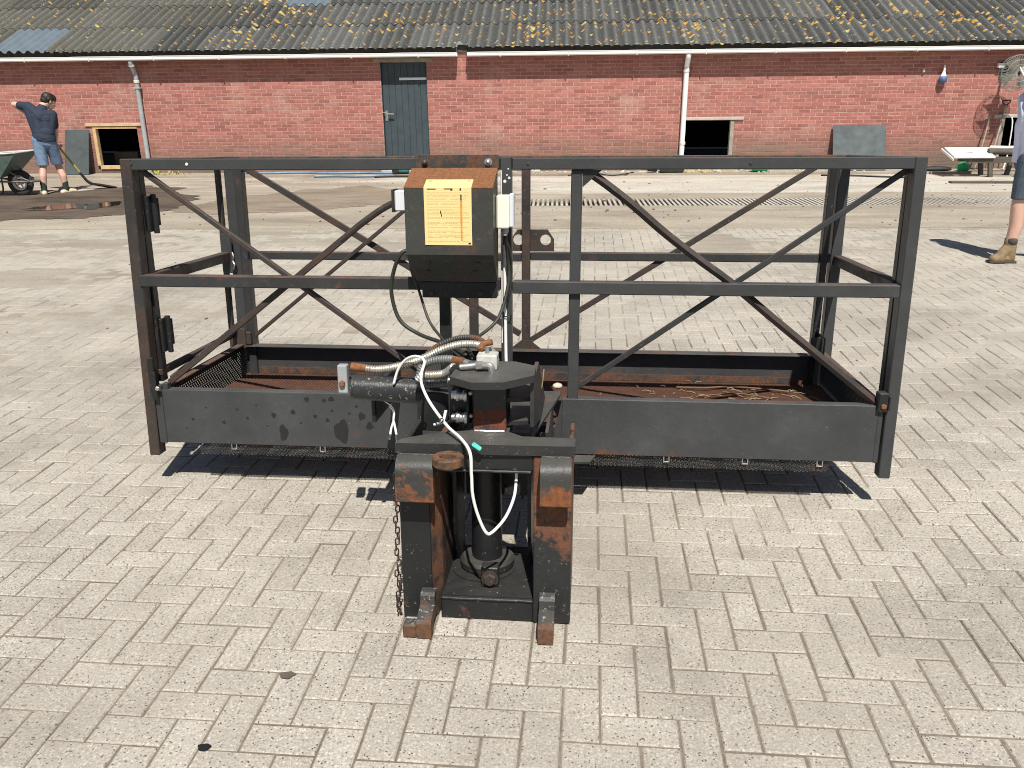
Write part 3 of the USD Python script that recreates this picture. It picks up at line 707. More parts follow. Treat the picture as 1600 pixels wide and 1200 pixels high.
# door of vertical boards
door = obj("door", cbox(-2.362, -1.528, .062, .085, .02, 2.008), M["door"], barn)
k = -2.360
for i in range(7):
    w = .1185
    obj("plank", cbox(k + .0015, k + w - .0015, .042 + rng.normal() * .001, .0615, .022, 2.006, .004), M["door"], door)
    k += w
obj("door_frame", cat([cbox(-2.373, -2.364, -.002, .09, .0, 2.018), cbox(-1.526, -1.517, -.002, .09, .0, 2.018), cbox(-2.364, -1.526, -.002, .09, 2.0095, 2.018)]), M["door"], barn)
obj("strap_hinge", cat([cbox(-2.04, -1.50, .030, .0395, 1.705, 1.748, .003)] + [cyl((xx, .030, 1.727), (xx, .024, 1.727), .012, 8) for xx in (-1.98, -1.8, -1.62, -1.54)]), M["white_paint"], door)
obj("handle", cat([cbox(-2.335, -2.285, .030, .040, .985, 1.165, .006), cyl((-2.31, .030, 1.12), (-2.31, -.03, 1.12), .011, 10), bar((-2.315, -.03, 1.12), (-2.16, -.025, 1.108), .024, .016, (0, 1, 0)), bar((-2.38, -.012, 1.14), (-2.30, -.012, 1.13), .016, .016, (0, 1, 0))]), M["shiny"], door)
obj("doorstep", cbox(-2.45, -1.40, -.10, .05, .057, .085, .004), M["concrete_lintel"], barn)
obj("lintel", cbox(-2.50, -1.40, -.025, .06, 2.022, 2.088, .004), M["wood_grey"], barn)
# hatches
h1 = obj("hatch_frame", cat([cbox(-8.02, -7.955, -.012, .09, .20, .90, .004), cbox(-8.02, -7.14, -.012, .09, .885, .925, .004)]), M["wood_new"], barn, label="pale new timber frame of the left hatch")
obj("sill", cbox(-7.96, -7.14, -.035, .09, .135, .20, .004), M["wood_new"], h1)
obj("lintel", cbox(-8.14, -7.02, -.03, .06, .932, .985, .005), M["wood_new"], barn, label="pale timber lintel over the left hatch")
h2 = obj("hatch_frame", cat([cbox(4.095, 4.165, -.008, .10, .03, .945, .004)]), M["wood_grey"], barn)
obj("lintel", cbox(3.19, 4.33, -.028, .06, .952, 1.008, .006), M["concrete_lintel"], barn)
obj("lintel", cbox(8.82, 10.1, -.025, .06, .952, 1.01, .006), M["concrete_lintel"], barn)
obj("hatch_frame", cbox(8.972, 9.03, -.006, .10, .255, .948, .004), M["wood_grey"], barn)
obj("feed_box", cbox(-7.93, -7.45, .5, .9, -.04, .42), M["wood_dark"], barn)
# downpipes
dp = obj("downpipe", tube([(-6.972, -.195, 2.10), (-6.972, -.19, 2.02), (-6.972, -.085, 1.86), (-6.972, -.075, 1.75), (-6.972, -.075, .9), (-6.972, -.075, .07)], .043, 14, 5), M["pvc"], barn, smooth=40, label="grey plastic downpipe at the left")
obj("collar", cat([lathe([(.044, 0), (.052, .004), (.052, .05), (.044, .055)], (-6.972, -.075, 1.70), n=14), lathe([(.044, 0), (.052, .004), (.052, .05), (.044, .055)], (-6.972, -.176, 1.985), n=14)]), M["white_dirty"], dp)
obj("pipe_clip", cbox(-7.03, -6.91, -.125, -.004, 1.60, 1.628, .003), M["pvc"], dp)
dp = obj("downpipe", tube([(3.225, -.195, 2.10), (3.225, -.19, 2.03), (3.225, -.085, 1.90), (3.223, -.075, 1.8), (3.218, -.075, .9), (3.212, -.075, .07)], .047, 14, 5), M["white_paint"], barn, smooth=40, label="white plastic downpipe beside the middle hatch")
for zz in (.52, 1.78):
    obj("collar", lathe([(.048, 0), (.054, .004), (.054, .05), (.048, .055)], (3.22, -.075, zz), n=14), M["white_dirty"], dp)

# ================================================================== WORK PLATFORM
CY, CT = -0.0954, -0.0681
R1 = np.array([[1, 0, 0], [0, math.cos(CT), -math.sin(CT)], [0, math.sin(CT), math.cos(CT)]])
R2 = np.array([[math.cos(CY), -math.sin(CY), 0], [math.sin(CY), math.cos(CY), 0], [0, 0, 1]])
RM = (R2 @ R1).T
CM = np.eye(4); CM[:3, :3] = RM; CM[3, :3] = (-.0213, 2.9978, .1389)
cage = thing("work_platform", "dark grey rusty steel work platform cage with telehandler coupler and control box", "work platform", matrix=CM)
P = lambda name, mesh, m="steel", smooth=False, label=None, parent=None, kind=None: obj(name, mesh, M[m] if isinstance(m, str) else m, parent or cage, smooth=smooth, label=label, kind=kind)
D = .83
ZT0, ZT1 = 1.137, 1.178
MR0, MR1 = .693, .737
# corner posts (splayed a little towards the feet)
def post(x_top, x_bot, w, y0, y1, z0, z1, m="steel", name="post", label=None):
    v = cbox(-w / 2, w / 2, y0, y1, z0, z1, .003)
    t = (np.asarray(v.vertices)[:, 2] - z0) / (z1 - z0)
    v.vertices[:, 0] += x_bot + (x_top - x_bot) * t
    return P(name, v, m, label=label)
post(-1.431, -1.459, .043, .0005, .055, .0, ZT1 - .0, "steel_brown", label="left front corner post, half worn to brown rust")
post(1.434, 1.441, .042, .0005, .055, -.005, ZT1 - .0, "steel_clean", label="right front corner post")
post(.2545, .252, .041, .012, .052, .27, ZT0 - .001, "steel_clean")
post(0.0, -.001, .040, -.004, .046, .33, ZT1 + .004, "steel_clean")
post(-.2375, -.2375, .042, .012, .052, .27, MR0 - .001, "steel_black")
P("top_rail", cbox(-1.4095, -.023, -.002, .048, ZT0, ZT1, .003), "steel_clean")
P("top_rail", cbox(.023, 1.4125, -.002, .048, ZT0, ZT1, .003), "steel_clean")
P("mid_rail", cbox(-1.430, -.023, -.006, .044, MR0 + .006, MR1 + .006, .003), "steel")
P("mid_rail", cbox(.023, 1.4125, -.006, .044, MR0 - .004, MR1 - .002, .003), "steel_clean")
for xx, zz in ((-1.405, ZT1 - .018), (-1.19, ZT1 - .02), (.86, ZT1 - .02), (.08, ZT1 - .02)):
    P("bolt_head", lathe([(0, 0), (.006, 0), (.005, .003), (0, .004)], (xx, -.002, zz), (0, -1, 0), 10), "white_dirty" if -1.3 < xx < -1 else "steel_clean", smooth=40)
for s, x_ in ((-1, -1.455), (1, 1.415)):
    P("gate_stile", cbox(x_, x_ + .040, .060, .100, .30, ZT0 - .001, .003), "steel_black")
for x_, z_, r_ in ((.004, 1.118, .0035), (.012, 1.108, .005), (-.004, 1.096, .006), (.009, 1.140, .003)):
    P("paint_spot", lathe([(0, .0008), (r_ * .8, .0007), (r_, 0)], (x_, -.0041, z_), (0, -1, 0), 9), "white_dirty")
# diagonal braces of the front frame
yb = .030
P("diagonal_brace", bar((-1.385, yb, 1.135), (-.25, yb + .01, .30), .019, .022), "steel_brown")
P("diagonal_brace", cat([bar((-1.385, yb + .022, .30), (-.62, yb + .022, .888), .024, .018)]), "steel_brown")
P("diagonal_brace", tube([(-.635, yb + .022, .876), (-.56, yb + .022, .935), (-.47, yb + .022, .995), (-.41, yb + .020, 1.02), (-.335, yb + .015, 1.025)], .0125, 8, 6), "steel_brown", smooth=40, label="bent upper end of a brace behind the left switch box")
P("diagonal_brace", tube([(.275, yb, 1.142), (.36, yb - .004, 1.085), (.46, yb - .014, 1.010), (.57, yb - .004, .918), (.70, yb, .82), (.83, yb, .728), (1.02, yb, .575), (1.40, yb, .275)], .0155, 4, 6), "steel_brown", label="bent rusty diagonal brace in the right front bay")
P("diagonal_brace", bar((1.417, yb + .026, 1.139), (.258, yb + .026, .308), .020, .016), "steel")
P("corner_gusset", plate([(.276, 1.136), (.345, 1.136), (.276, 1.075)], .006, XZ(.015)), "steel")
# kick plates: pressed channel with lips
def channel(x0, x1, y0, z0, z1, lip, side, t=.005):
    s = side
    a = [cbox(x0, x1, *sorted((y0, y0 + s * t)), z0, z1, .0015),
         cbox(x0, x1, *sorted((y0 + s * (t + .0002), y0 + s * lip)), z1 - t, z1, .0015), cbox(x0, x1, *sorted((y0 + s * (t + .0002), y0 + s * lip)), z0, z0 + t, .0015)]
    return cat(a)
KZ0, KZ1 = .058, .281
kl = P("kick_plate", channel(-1.398, -.07, .004, KZ0, KZ1, .045, 1), "steel_kick", label="left front kick plate spotted with dark oil stains")
P("kick_plate", channel(.213, 1.392, .004, KZ0, KZ1, .045, 1), "steel_kick", label="right front kick plate")
P("kick_plate", channel(-1.405, 1.41, D + .005, KZ0, .284, .062, -1), "steel_rear", label="rear kick plate with an inward lip")
for (x, z, rx, rz) in ((-.905, .112, .018, .034), (-.665, .125, .030, .048), (-.80, .255, .010, .010), (-.73, .252, .008, .008), (-.70, .258, .012, .010), (-1.09, .205, .005, .005), (-1.05, .17, .006, .006), (-1.15, .15, .007, .007), (-1.22, .21, .004, .004),
                       (-.94, .185, .010, .010), (-.86, .20, .010, .010), (-.77, .185, .008, .008), (-.72, .17, .008, .008), (-.58, .19, .014, .016), (-.55, .15, .014, .016), (-1.01, .225, .004, .004), (-.97, .14, .004, .003), (-.83, .155, .005, .004), (-1.28, .16, .006, .006), (-1.31, .12, .004, .004), (-.60, .23, .006, .006), (-.70, .21, .006, .005), (-.63, .20, .005, .005)):
    a = np.linspace(0, 2 * np.pi, 17)[:-1]; wob = 1 + .14 * np.sin(a * 3 + x * 40) + .08 * np.sin(a * 5 + z * 60)
    v = np.c_[x + rx * np.cos(a) * wob, np.full(16, .0036), z + rz * np.sin(a) * wob]
    v = np.vstack([v, v + [0, .0005, 0], [[x, .0033, z]]])
    f = [[i, 32, (i + 1) % 16] for i in range(16)] + [[i, (i + 1) % 16, 16 + (i + 1) % 16] for i in range(16)] + [[i, 16 + (i + 1) % 16, 16 + i] for i in range(16)]
    P("oil_stain", T(v, f), "stain", parent=kl)
P("corner_angle", cat([cbox(-1.43, -1.3985, .002, .03, .055, .300, .002), cbox(-1.398, -1.375, .010, .04, .2815, .306, .002)]), "steel_clean")
P("corner_angle", cbox(1.3925, 1.411, .006, .03, .055, .285, .002), "steel_clean")
# floor of expanded metal on bearers
FZ = .132
P("floor_mesh", lattice(-1.39, 1.395, .052, D - .004, .0125, .0072, .004, XY(FZ - .006)), "floor_rust")
for xx in (-1.12, -.75, -.33, .33, .62, .92, 1.2):
    P("floor_bearer", cbox(xx - .02, xx + .02, .01, D - .002, FZ - .045, FZ - .0068), "steel_rusty")
    P("mesh_clip", cat([cbox(xx - .012, xx - .008, .008, .013, .032, .0575, .0005), cbox(xx + .008, xx + .012, .008, .013, .032, .0575, .0005), cbox(xx - .0078, xx + .0078, .008, .013, .032, .036, .0005)]), "bolt")
P("rust_band", cbox(-1.375, 1.36, D - .0015, D + .0045, FZ + .001, FZ + .034, .0005), "steel_rusty")
P("floor_rail", cbox(-1.38, 1.385, .052, .085, FZ + .0012, FZ + .022), "steel_rusty")
P("under_mesh", lattice(-1.27, -.10, .010, .057, .0100, .0034, .002, XZ(.018)), "steel")
P("under_mesh", lattice(.24, 1.235, .010, .057, .0100, .0034, .002, XZ(.018)), "steel")
# side toe boards of expanded metal, with top angles
for s in (-1, 1):
    P("side_mesh", lattice(.06, D - .012, .125, .285, .014, .0052, .003, YZ(s * 1.395 - .001)), "steel_black")
    P("side_toe_angle", cat([cbox(*sorted((s * 1.372, s * 1.412)), .05, D - .01, .2855, .2925, .0015), cbox(*sorted((s * 1.405, s * 1.412)), .05, D - .01, .252, .2852, .0015)]), "steel")
    P("side_top_rail", cbox(*sorted((s * 1.413, s * 1.453)), .057, D - .002, ZT0, ZT1, .003), "steel_brown")
    P("side_mid_rail", cbox(*sorted((s * 1.405, s * 1.445)), .057, D - .002, MR0 + .004, MR1 + .004, .003), "steel_brown")
# rear frame
post(-1.450, -1.455, .024, D - .01, D + .015, .20, ZT0 - .001, "steel_brown", label="thin rusty gate stile at the left rear")
post(-1.394, -1.400, .050, D + .000, D + .05, -.0, ZT0 - .001, "steel_clean")
post(-1.345, -1.350, .036, D - .02, D + .03, .05, ZT0 - .001, "steel")
post(1.4175, 1.4175, .048, D, D + .05, -.0, ZT0 - .001, "steel_clean")
post(1.366, 1.352, .030, D - .02, D + .03, .05, ZT0 - .001, "steel_black")
post(.008, .009, .039, D, D + .04, .29, ZT0 - .001, "steel_brown")
post(-.242, -.244, .042, D, D + .04, .29, MR0, "steel_brown")
P("top_rail", cbox(-1.453, 1.453, D + .001, D + .051, ZT0, ZT1 + .002, .003), "steel_rusty", label="rear top rail with a rusty upper face")
P("mid_rail", cbox(-1.368, -.012, D + .004, D + .044, .700, .737, .003), "steel")
P("mid_rail", cbox(.030, 1.392, D + .004, D + .044, .706, .744, .003), "steel")
yb = D + .022
P("diagonal_brace", bar((-1.337, yb, 1.136), (-.02, yb, .35), .030, .012), "steel_brown")
P("diagonal_brace", bar((1.30, yb, 1.130), (.03, yb, .32), .026, .012), "steel_brown")
P("diagonal_brace", bar((-1.352, yb - .03, .310), (-.35, yb - .03, 1.10), .018, .014), "steel_brown")
P("foot_gusset", plate([(-.06, .286), (.08, .286), (.03, .325), (-.012, .325)], .006, XZ(D - .006)), "steel_brown")
lug = Polygon([(-.065, .745), (.138, .745), (.138, .80), (.107, .846), (-.034, .846), (-.065, .80)])
for cx_ in (-.03, .098):
    lug = lug.difference(Polygon([(cx_ + .025 * math.cos(a), .797 + .025 * math.sin(a)) for a in np.linspace(0, 2 * np.pi, 25)[:-1]]))
P("lifting_lug", plate(lug, .010, XZ(D + .046)), "steel_brown")
# gate details, hinges, latch, mounts
for zz in (.97, .49):
    P("gate_hinge", cat([cbox(-1.4075, -1.396, .060, .118, zz - .068, zz + .068, .003), cyl((-1.390, .10, zz - .075), (-1.390, .10, zz + .075), .011, 10), cyl((-1.389, .119, zz - .045), (-1.389, .119, zz + .06), .009, 8)]), "steel_black", smooth=30)
P("gate_bottom_rail", cbox(-1.44, -1.415, .057, D - .012, .325, .352, .003), "steel_brown")
P("gate_brace", bar((-1.402, .10, .305), (-1.402, D - .03, .385), .018, .014, (1, 0, 0)), "steel_brown")
lt = P("gate_latch", cbox(-1.449, -1.397, D - .045, D - .034, .640, .826, .002), "steel_clean")
P("spring", tube([(-1.392, D - .05, .74), (-1.386, D - .055, .72), (-1.392, D - .05, .70), (-1.384, D - .055, .68), (-1.392, D - .05, .66)], .004, 6, 4), "bolt", parent=lt)
P("gate_stop", cat([cbox(-1.425, -1.36, D - .06, D - .052, .275, .37, .002), cbox(-1.40, -1.34, D - .05, D - .03, .29, .35, .002)]), "steel_brown")
P("gate_stop", cat([cbox(1.31, 1.36, D - .12, D - .112, .315, .385, .002), cbox(1.365, 1.372, D - .13, D - .02, .30, .385, .002)]), "steel_black")
mt = P("mounting_bracket", cat([cbox(1.383, 1.4185, -.012, .03, .262, .335, .003), cbox(1.4185, 1.4255, -.016, .05, .27, .325, .002)]), "steel_black")
P("bolt_head", hexhead((1.402, -.012, .285), (0, -1, 0), .011, .008), "rust", parent=mt)
mt = P("mounting_bracket", cat([cbox(-1.437, -1.413, -.014, -.001, .270, .415, .002), cbox(-1.428, -1.405, -.02, -.0142, .245, .36, .002)]), "steel_black")
P("bolt_head", hexhead((-1.402, -.016, .292), (0, -1, 0), .010, .009), "bolt", parent=mt)

# ---- control box on the front rail
bx0, bx1 = -.331, -.0245
prof = [(-.052, 1.143), (-.20, 1.082), (-.20, .855), (-.075, .745), (-.052, .745)]
cb = P("control_box", plate(prof, bx1 - bx0, YZ(bx0)), "steel_box", label="sloping steel control box hung on the front rail")
hood = plate([(-.0523, 1.1445), (-.2013, 1.083), (-.2013, 1.0805), (-.2, 1.0812), (-.0523, 1.1421)], bx1 - bx0 + .001, YZ(bx0 - .0005))
P("hood", hood, "rust", parent=cb, label="orange rusted sloping top of the box")
P("lower_cover", cbox(bx0 + .026, bx1 - .004, -.072, -.012, .682, .742, .003), "steel_black", parent=cb)
for xx in (-.27, -.09):
    P("bolt_head", hexhead((xx, -.0725, .70), (0, -1, 0), .011, .007), "steel_brown", parent=cb)
for xx, tt in ((-.262, .3), (-.085, .3), (-.272, .62), (-.10, .62)):
    yy, zz = -.2 + .125 * tt, .855 - .110 * tt
    P("bolt_head", hexhead((xx, yy - .001, zz), (0, -.66, -.75), .009, .006), "steel_box", parent=cb)
pl_ = P("box_bracket", cbox(-.328, -.0235, -.010, -.003, 1.142, 1.190, .002), "steel_rusty", label="rust streaked bracket plate bolted over the front rail")
for xx in (-.291, -.062):
    P("bolt_head", cat([lathe([(0, 0), (.014, 0), (.014, .003), (0, .004)], (xx, -.010, 1.163), (0, -1, 0), 14), lathe([(0, 0), (.0095, 0), (.0085, .014), (.004, .018), (0, .019)], (xx, -.0135, 1.163), (0, -1, 0), 12)]), "bolt" if xx > -.2 else "steel_rusty", smooth=40, parent=pl_)
# yellow instruction sheet, folded over the top edge of the box
sx0, sx1 = -.262, -.098
n_s = np.array([0, -(.061), .148]); n_s = np.array([0, -.061, -0.0]); 
sl_d = np.array([0, -.148, -.061]); sl_d /= np.linalg.norm(sl_d); sl_n = np.array([0, -sl_d[2] * -1, 0])
nn = np.array([0, -.061 / math.hypot(.148, .061), .148 / math.hypot(.148, .061)])
e0 = np.array([0, -.2013, 1.083])
def onslope(d):   # point d metres up the slope from the folded edge, just proud of the hood
    return e0 - sl_d * d + nn * .0012
shv = []
for x in (sx0, sx1):
    a, b, c = onslope(.062), onslope(0.0), np.array([0, -.2022, .889])
    b2 = np.array([0, -.2026, 1.0825])
    for q in (a, b, b2, c):
        shv.append((x, q[1], q[2]))
sh = P("instruction_sheet", T(shv, [[0, 1, 5], [0, 5, 4], [1, 2, 6], [1, 6, 5], [2, 3, 7], [2, 7, 6]]), "paper", parent=cb, label="yellow instruction sheet with faded print and a rust streak")
def fstrip(x0, x1, z0, z1, lift=.0006):
    return cbox(x0, x1, -.2026 - lift - .0002, -.2026 - lift + .0004, z0, z1, .0001)
lines = []
zz = 1.066
rr = random.Random(4)
while zz > .902:
    if rr.random() < .86:
        xa = sx0 + .010; xe = sx1 - .008 - (rr.random() ** 3) * .05
        x = xa
        while x < xe:
            w = rr.uniform(.004, .014)
            if rr.random() < .93: lines.append(fstrip(x, min(x + w, xe), zz, zz + .0016, .0002))
            x += w + .0022
    zz -= rr.choice((.0042, .0045, .0045, .0082))
P("printed_lines", cat(lines), "print", parent=cb)
ink = [fstrip(sx0 + .012, sx0 + .042, 1.0765, 1.0795), fstrip(sx0 + .070, sx0 + .100, 1.0772, 1.0802), fstrip(sx0 + .092, sx0 + .099, 1.073, 1.0766), fstrip(sx0 + .124, sx0 + .129, 1.073, 1.081),
       fstrip(sx0 + .1255, sx0 + .1305, 1.041, 1.060), fstrip(sx0 + .055, sx0 + .0585, .996, 1.006), fstrip(sx0 + .058, sx0 + .061, .986, .9955), fstrip(sx1 - .013, sx1 - .004, .893, .8975)]
ms = []
for x0_ in (sx0 + .010, sx1 - .018):      # two small warning signs at the head of the sheet
    q0, q1 = onslope(.046), onslope(.053)
    for k in range(3):
        u0 = k * .0035
        a, b = q0 + nn * .0006, q1 + nn * .0006
        v = [(x0_ + u0, a[1], a[2]), (x0_ + u0 + .0026, a[1], a[2]), (x0_ + u0 + .0013 + .0008, b[1], b[2]), (x0_ + u0 + .0005, b[1], b[2])]
        ms.append(T(v, [[0, 1, 2], [0, 2, 3]]))
P("printed_marks", cat(ink + ms), "ink", parent=cb)
P("rust_streak", cat([fstrip(sx0 + .1245, sx0 + .1315, .962, 1.0405, .0004), fstrip(sx0 + .1255, sx0 + .1310, .905, .9618, .0004)]), "streak", parent=cb)
# switch boxes on both sides
sb = P("switch_box", cat([cbox(-.378, -.3325, -.145, -.085, 1.000, 1.070, .004)]), "grey_plastic", label="light grey switch box on the left side of the control box")
P("switch_lid", cbox(-.388, -.3785, -.149, -.081, .996, 1.074, .004), "rubber", parent=sb)
sb = P("switch_box", cbox(-.022, .022, -.125, -.075, .938, 1.054, .005), "cream_plastic", label="cream switch box on the right side of the control box")
P("switch_lid", cbox(.0222, .038, -.120, -.07, .943, 1.059, .005), "grey_plastic", parent=sb)
P("cable_gland", lathe([(0, 0), (.013, 0), (.013, -.012), (.009, -.016), (.009, -.024), (0, -.024)][::-1], (.006, -.098, .9375), n=12), "pvc", parent=sb)
# cables and conduit
P("cable", tube([(-.33, -.13, .862), (-.36, -.15, .853), (-.398, -.12, .782), (-.413, -.1, .697), (-.386, -.1, .602), (-.312, -.12, .555), (-.214, -.2, .543), (-.141, -.3, .542), (-.09, -.45, .56)], .0072, 8, 8), "cable", smooth=True)
P("cable", tube([(-.315, -.10, .845), (-.334, -.12, .80), (-.321, -.05, .702), (-.282, -.08, .6), (-.223, -.15, .548), (-.148, -.3, .529), (-.10, -.45, .55)], .0052, 8, 8), "cable", smooth=True)
P("cable", tube([(.006, -.098, .915), (.009, -.05, .834), (.012, -.04, .74), (-.020, -.08, .616), (-.082, -.15, .56), (-.115, -.25, .559), (-.06, -.5, .56)], .0065, 8, 8), "cable", smooth=True)
P("cable", tube([(.000, -.098, .915), (.018, -.055, .85), (.020, -.012, .76), (.008, -.012, .68), (-.01, -.012, .60)], .005, 8, 8), "cable", smooth=True)
P("conduit", tube([(-.006, -.010, .87), (-.004, -.012, .641), (-.002, -.012, .445), (.004, -.03, .39), (.004, -.20, .37), (.01, -.45, .40), (.02, -.58, .56)], .0062, 8, 8), "white_cable", smooth=True)
P("cable_tie", cat([tube([(-.013, -.022, .605), (.014, -.024, .607), (.018, .002, .607)], .0022, 6, 3), tube([(.014, -.024, .607), (.026, -.034, .615)], .0015, 5, 2)]), "rubber")
P("angle_strip", cbox(-.0185, -.014, -.0075, -.0045, .50, 1.135, .0005), "white_dirty")

# ---- swivel head and coupler
YF = -.811
P("coupler_top_plate", plate(Polygon([(-.249, -.825), (.277, -.815), (.277, -.742), (.119, -.738), (.075, -.700), (.075, -.46), (-.045, -.46), (-.045, -.695), (-.145, -.726), (-.236, -.785)]).buffer(-.004).buffer(.004, quad_segs=3), .031, XY(.354)), "steel_dusty", label="thick polygonal top plate of the coupler")
cp = P("coupler_upright", cat([cbox(-.245, -.152, YF, YF + .016, -.193, .353, .003), cbox(-.245, -.231, YF + .0163, -.50, -.193, .353, .003)]), "steel_black", label="left coupler upright with scratched dark paint")
P("upright_flange", plate([(-.1515, YF), (-.128, -.755), (-.128, -.50), (-.142, -.50), (-.1515, -.745)], .546, XY(-.193)), "steel_rusty", parent=cp, label="rusted inner flange of the left upright")
cp = P("coupler_upright", cat([cbox(.157, .270, YF, YF + .016, -.193, .353, .003), cbox(.256, .270, YF + .0163, -.50, -.193, .353, .003), cbox(.157, .171, YF + .0163, -.70, -.193, .353, .003)]), "steel_patch", label="right coupler upright worn to rust in its upper half")
P("coupler_crossbar", cbox(-.1275, .1565, YF + .004, YF + .03, .302, .352, .003), "steel_black")
P("coupler_shelf", plate(Polygon([(-.1275, YF + .02), (.1565, YF + .02), (.1565, -.45), (-.1275, -.45)]), .016, XY(-.138)), "steel_black")
P("coupler_lower_bar", cbox(-.1275, .1565, YF + .002, YF + .0195, -.193, -.122, .003), "steel_black")
for x0_, x1_, m_ in ((-.238, -.127, "steel_hook"), (.180, .268, "steel_hook")):
    arc = [(-.832 - .048 * math.sin(a), .305 + .048 * math.cos(a)) for a in np.linspace(0, math.pi / 2, 8)]; arc2 = [(-.832 - .026 * math.sin(a), .305 + .026 * math.cos(a)) for a in np.linspace(math.pi / 2, 0, 8)]
    pr = [(-.80, .353)] + arc + [(-.880, .226), (-.876, .222), (-.858, .222)] + arc2 + [(-.80, .331)]
    P("upper_hook", plate(pr, x1_ - x0_, YZ(x0_)), m_, smooth=25, label="curved upper hook plate, paint worn through to rust")
lh = [(-.8115, -.088), (-.836, -.090), (-.846, -.098), (-.852, -.125), (-.880, -.132), (-.908, -.142), (-.916, -.152), (-.916, -.200), (-.880, -.200), (-.876, -.170), (-.8115, -.165)]
hk = P("lower_hook", plate(lh, .044, YZ(-.184)), "steel_lower_hook", smooth=25, label="left lower hook with a sideways foot")
P("hook_foot", cbox(-.226, -.1845, -.916, -.872, -.200, -.158, .004), "steel_lower_hook", parent=hk)
P("lower_hook", plate(lh, .046, YZ(.178)), "steel_lower_hook", smooth=25, label="right lower hook")
P("lifting_ring", lathe([(.027, 0), (.042, 0), (.046, .004), (.046, .024), (.042, .028), (.027, .028), (.024, .024), (.024, .004), (.027, 0)], (-.084, -.868, .338), n=28), "ring_rust", smooth=35, label="rusty ring welded to the front of the top plate")
# pivot tube
P("pivot_tube", lathe([(0, -.085), (.050, -.085), (.050, .353), (0, .353)], (-.010, -.585, 0), n=28), "steel_black", smooth=35)
P("pivot_flange", lathe([(.049, -.118), (.086, -.118), (.090, -.113), (.090, -.094), (.080, -.085), (.0505, -.084)], (-.010, -.585, 0), n=28), "steel_dusty", smooth=35)
P("pivot_pad", lathe([(0, -.1215), (.105, -.1215), (.105, -.1185), (0, -.1185)], (-.02, -.60, 0), n=28), "steel_black", smooth=35)
for x0_ in (-.108, .128):
    P("pivot_gusset", plate([(-.66, .353), (-.50, .353), (-.50, -.12), (-.56, -.12), (-.66, .02)], .012, YZ(x0_)), "steel_black")
st = P("stop_block", cat([cbox(-.012, .042, -.735, -.690, -.1215, -.055, .003)]), "steel_black")
P("bolt_head", cat([hexhead((.016, -.7355, -.092), (0, -1, 0), .021, .014), lathe([(0, 0), (.027, 0), (.027, .003), (0, .003)], (.016, -.735, -.092), (0, -1, 0), 18)]), "steel_brown", parent=st)
# column with swivel plates
P("swivel_column", cbox(-.034, .066, -.700, -.560, .3855, .5445, .003), "steel_column", label="square swivel column with rust streaked front")
P("swivel_top_plate", plate(Polygon([(-.095, -.745), (-.022, -.806), (.070, -.796), (.152, -.712), (.150, -.60), (.08, -.55), (-.085, -.55)]), .022, XY(.545)), "steel_dusty")
for x0_, x1_, y_, z_ in ((-.235, -.13, -.8285, .352), (.182, .266, -.8195, .352), (-.12, .15, -.812, .3005), (-.125, .155, -.8125, -.1205)):
    n_ = 14; xs_ = np.linspace(x0_, x1_, n_)
    P("weld_bead", tube(np.c_[xs_, np.full(n_, y_) + rng.normal(size=n_) * .0008, np.full(n_, z_)], .0035 + .0012 * rng.random(n_), 6, 3), "steel_dusty", smooth=True)
P("weld_bead", tube([(-.03, -.703, .387), (.0, -.705, .388), (.03, -.703, .387), (.062, -.704, .388)], .004, 6, 3), "shiny")
P("swivel_side_plate", plate([(-.690, .5445), (-.690, .400), (-.30, .300), (-.05, .262), (-.05, .30), (-.46, .5445)], .012, YZ(.138)), "steel")
P("swivel_side_plate", plate([(-.600, .5445), (-.600, .400), (-.30, .300), (-.05, .262), (-.05, .30), (-.46, .5445)], .012, YZ(-.120)), "steel_black")
P("swivel_fin", plate(Polygon([(.0665, -.675), (.137, -.66), (.137, -.50), (.0665, -.50)]), .014, XY(.470)), "steel_dusty")
P("swivel_fin", plate(Polygon([(.0665, -.67), (.137, -.65), (.137, -.50), (.0665, -.50)]), .012, XY(.395)), "steel_dusty")
P("neck_plate", plate(Polygon([(-.107, -.46), (.137, -.46), (.205, .0), (.205, .045), (-.107, .045)]), .010, XY(.290)), "steel_clean", label="sloped neck plate joining platform and swivel")
P("neck_rib", plate(Polygon([(-.42, .289), (.0, .289), (.0, .06), (-.06, .06), (-.30, .20)]), .010, YZ(.170)), "steel_clean")
P("neck_beam", cat([cbox(-.10, .13, -.45, .003, .07, .288, .003)]), "steel_black")
P("neck_cheek", plate(Polygon([(.1735, .10), (.2125, .283), (.2125, .06), (.1735, .06)]), .008, XZ(-.004)), "steel_clean")
P("step_plate", plate(Polygon([(.165, -.002), (.345, -.002), (.325, -.075), (.165, -.085)]), .008, XY(.048)), "steel_dusty")
P("motor_cover", cbox(-.255, -.115, -.47, -.30, .30, .435, .004), "steel_black")
P("motor_cover", cbox(-.115, -.044, -.66, -.50, .395, .53, .004), "steel_black")
P("fitting_plate", lathe([(0, 0), (.048, 0), (.048, .006), (0, .006)], (-.046, -.665, .452), (-1, 0, 0), 20), "steel_black", smooth=35)
for zz in (.493, .422):
    P("hydraulic_fitting", lathe([(0, 0), (.021, 0), (.021, .008), (.017, .012), (.017, .022), (.019, .024), (.019, .032), (.013, .040), (.013, .048), (0, .048)], (-.052, -.685, zz), (-1, 0, 0), 16), "shiny", smooth=30)
    P("bolt_head", hexhead((-.040, -.702, zz + .012), (0, -1, 0), .007, .006), "bolt")
P("piston_rod", cyl((-.125, -.60, .515), (-.05, -.60, .515), .012, 14), "shiny", smooth=35)
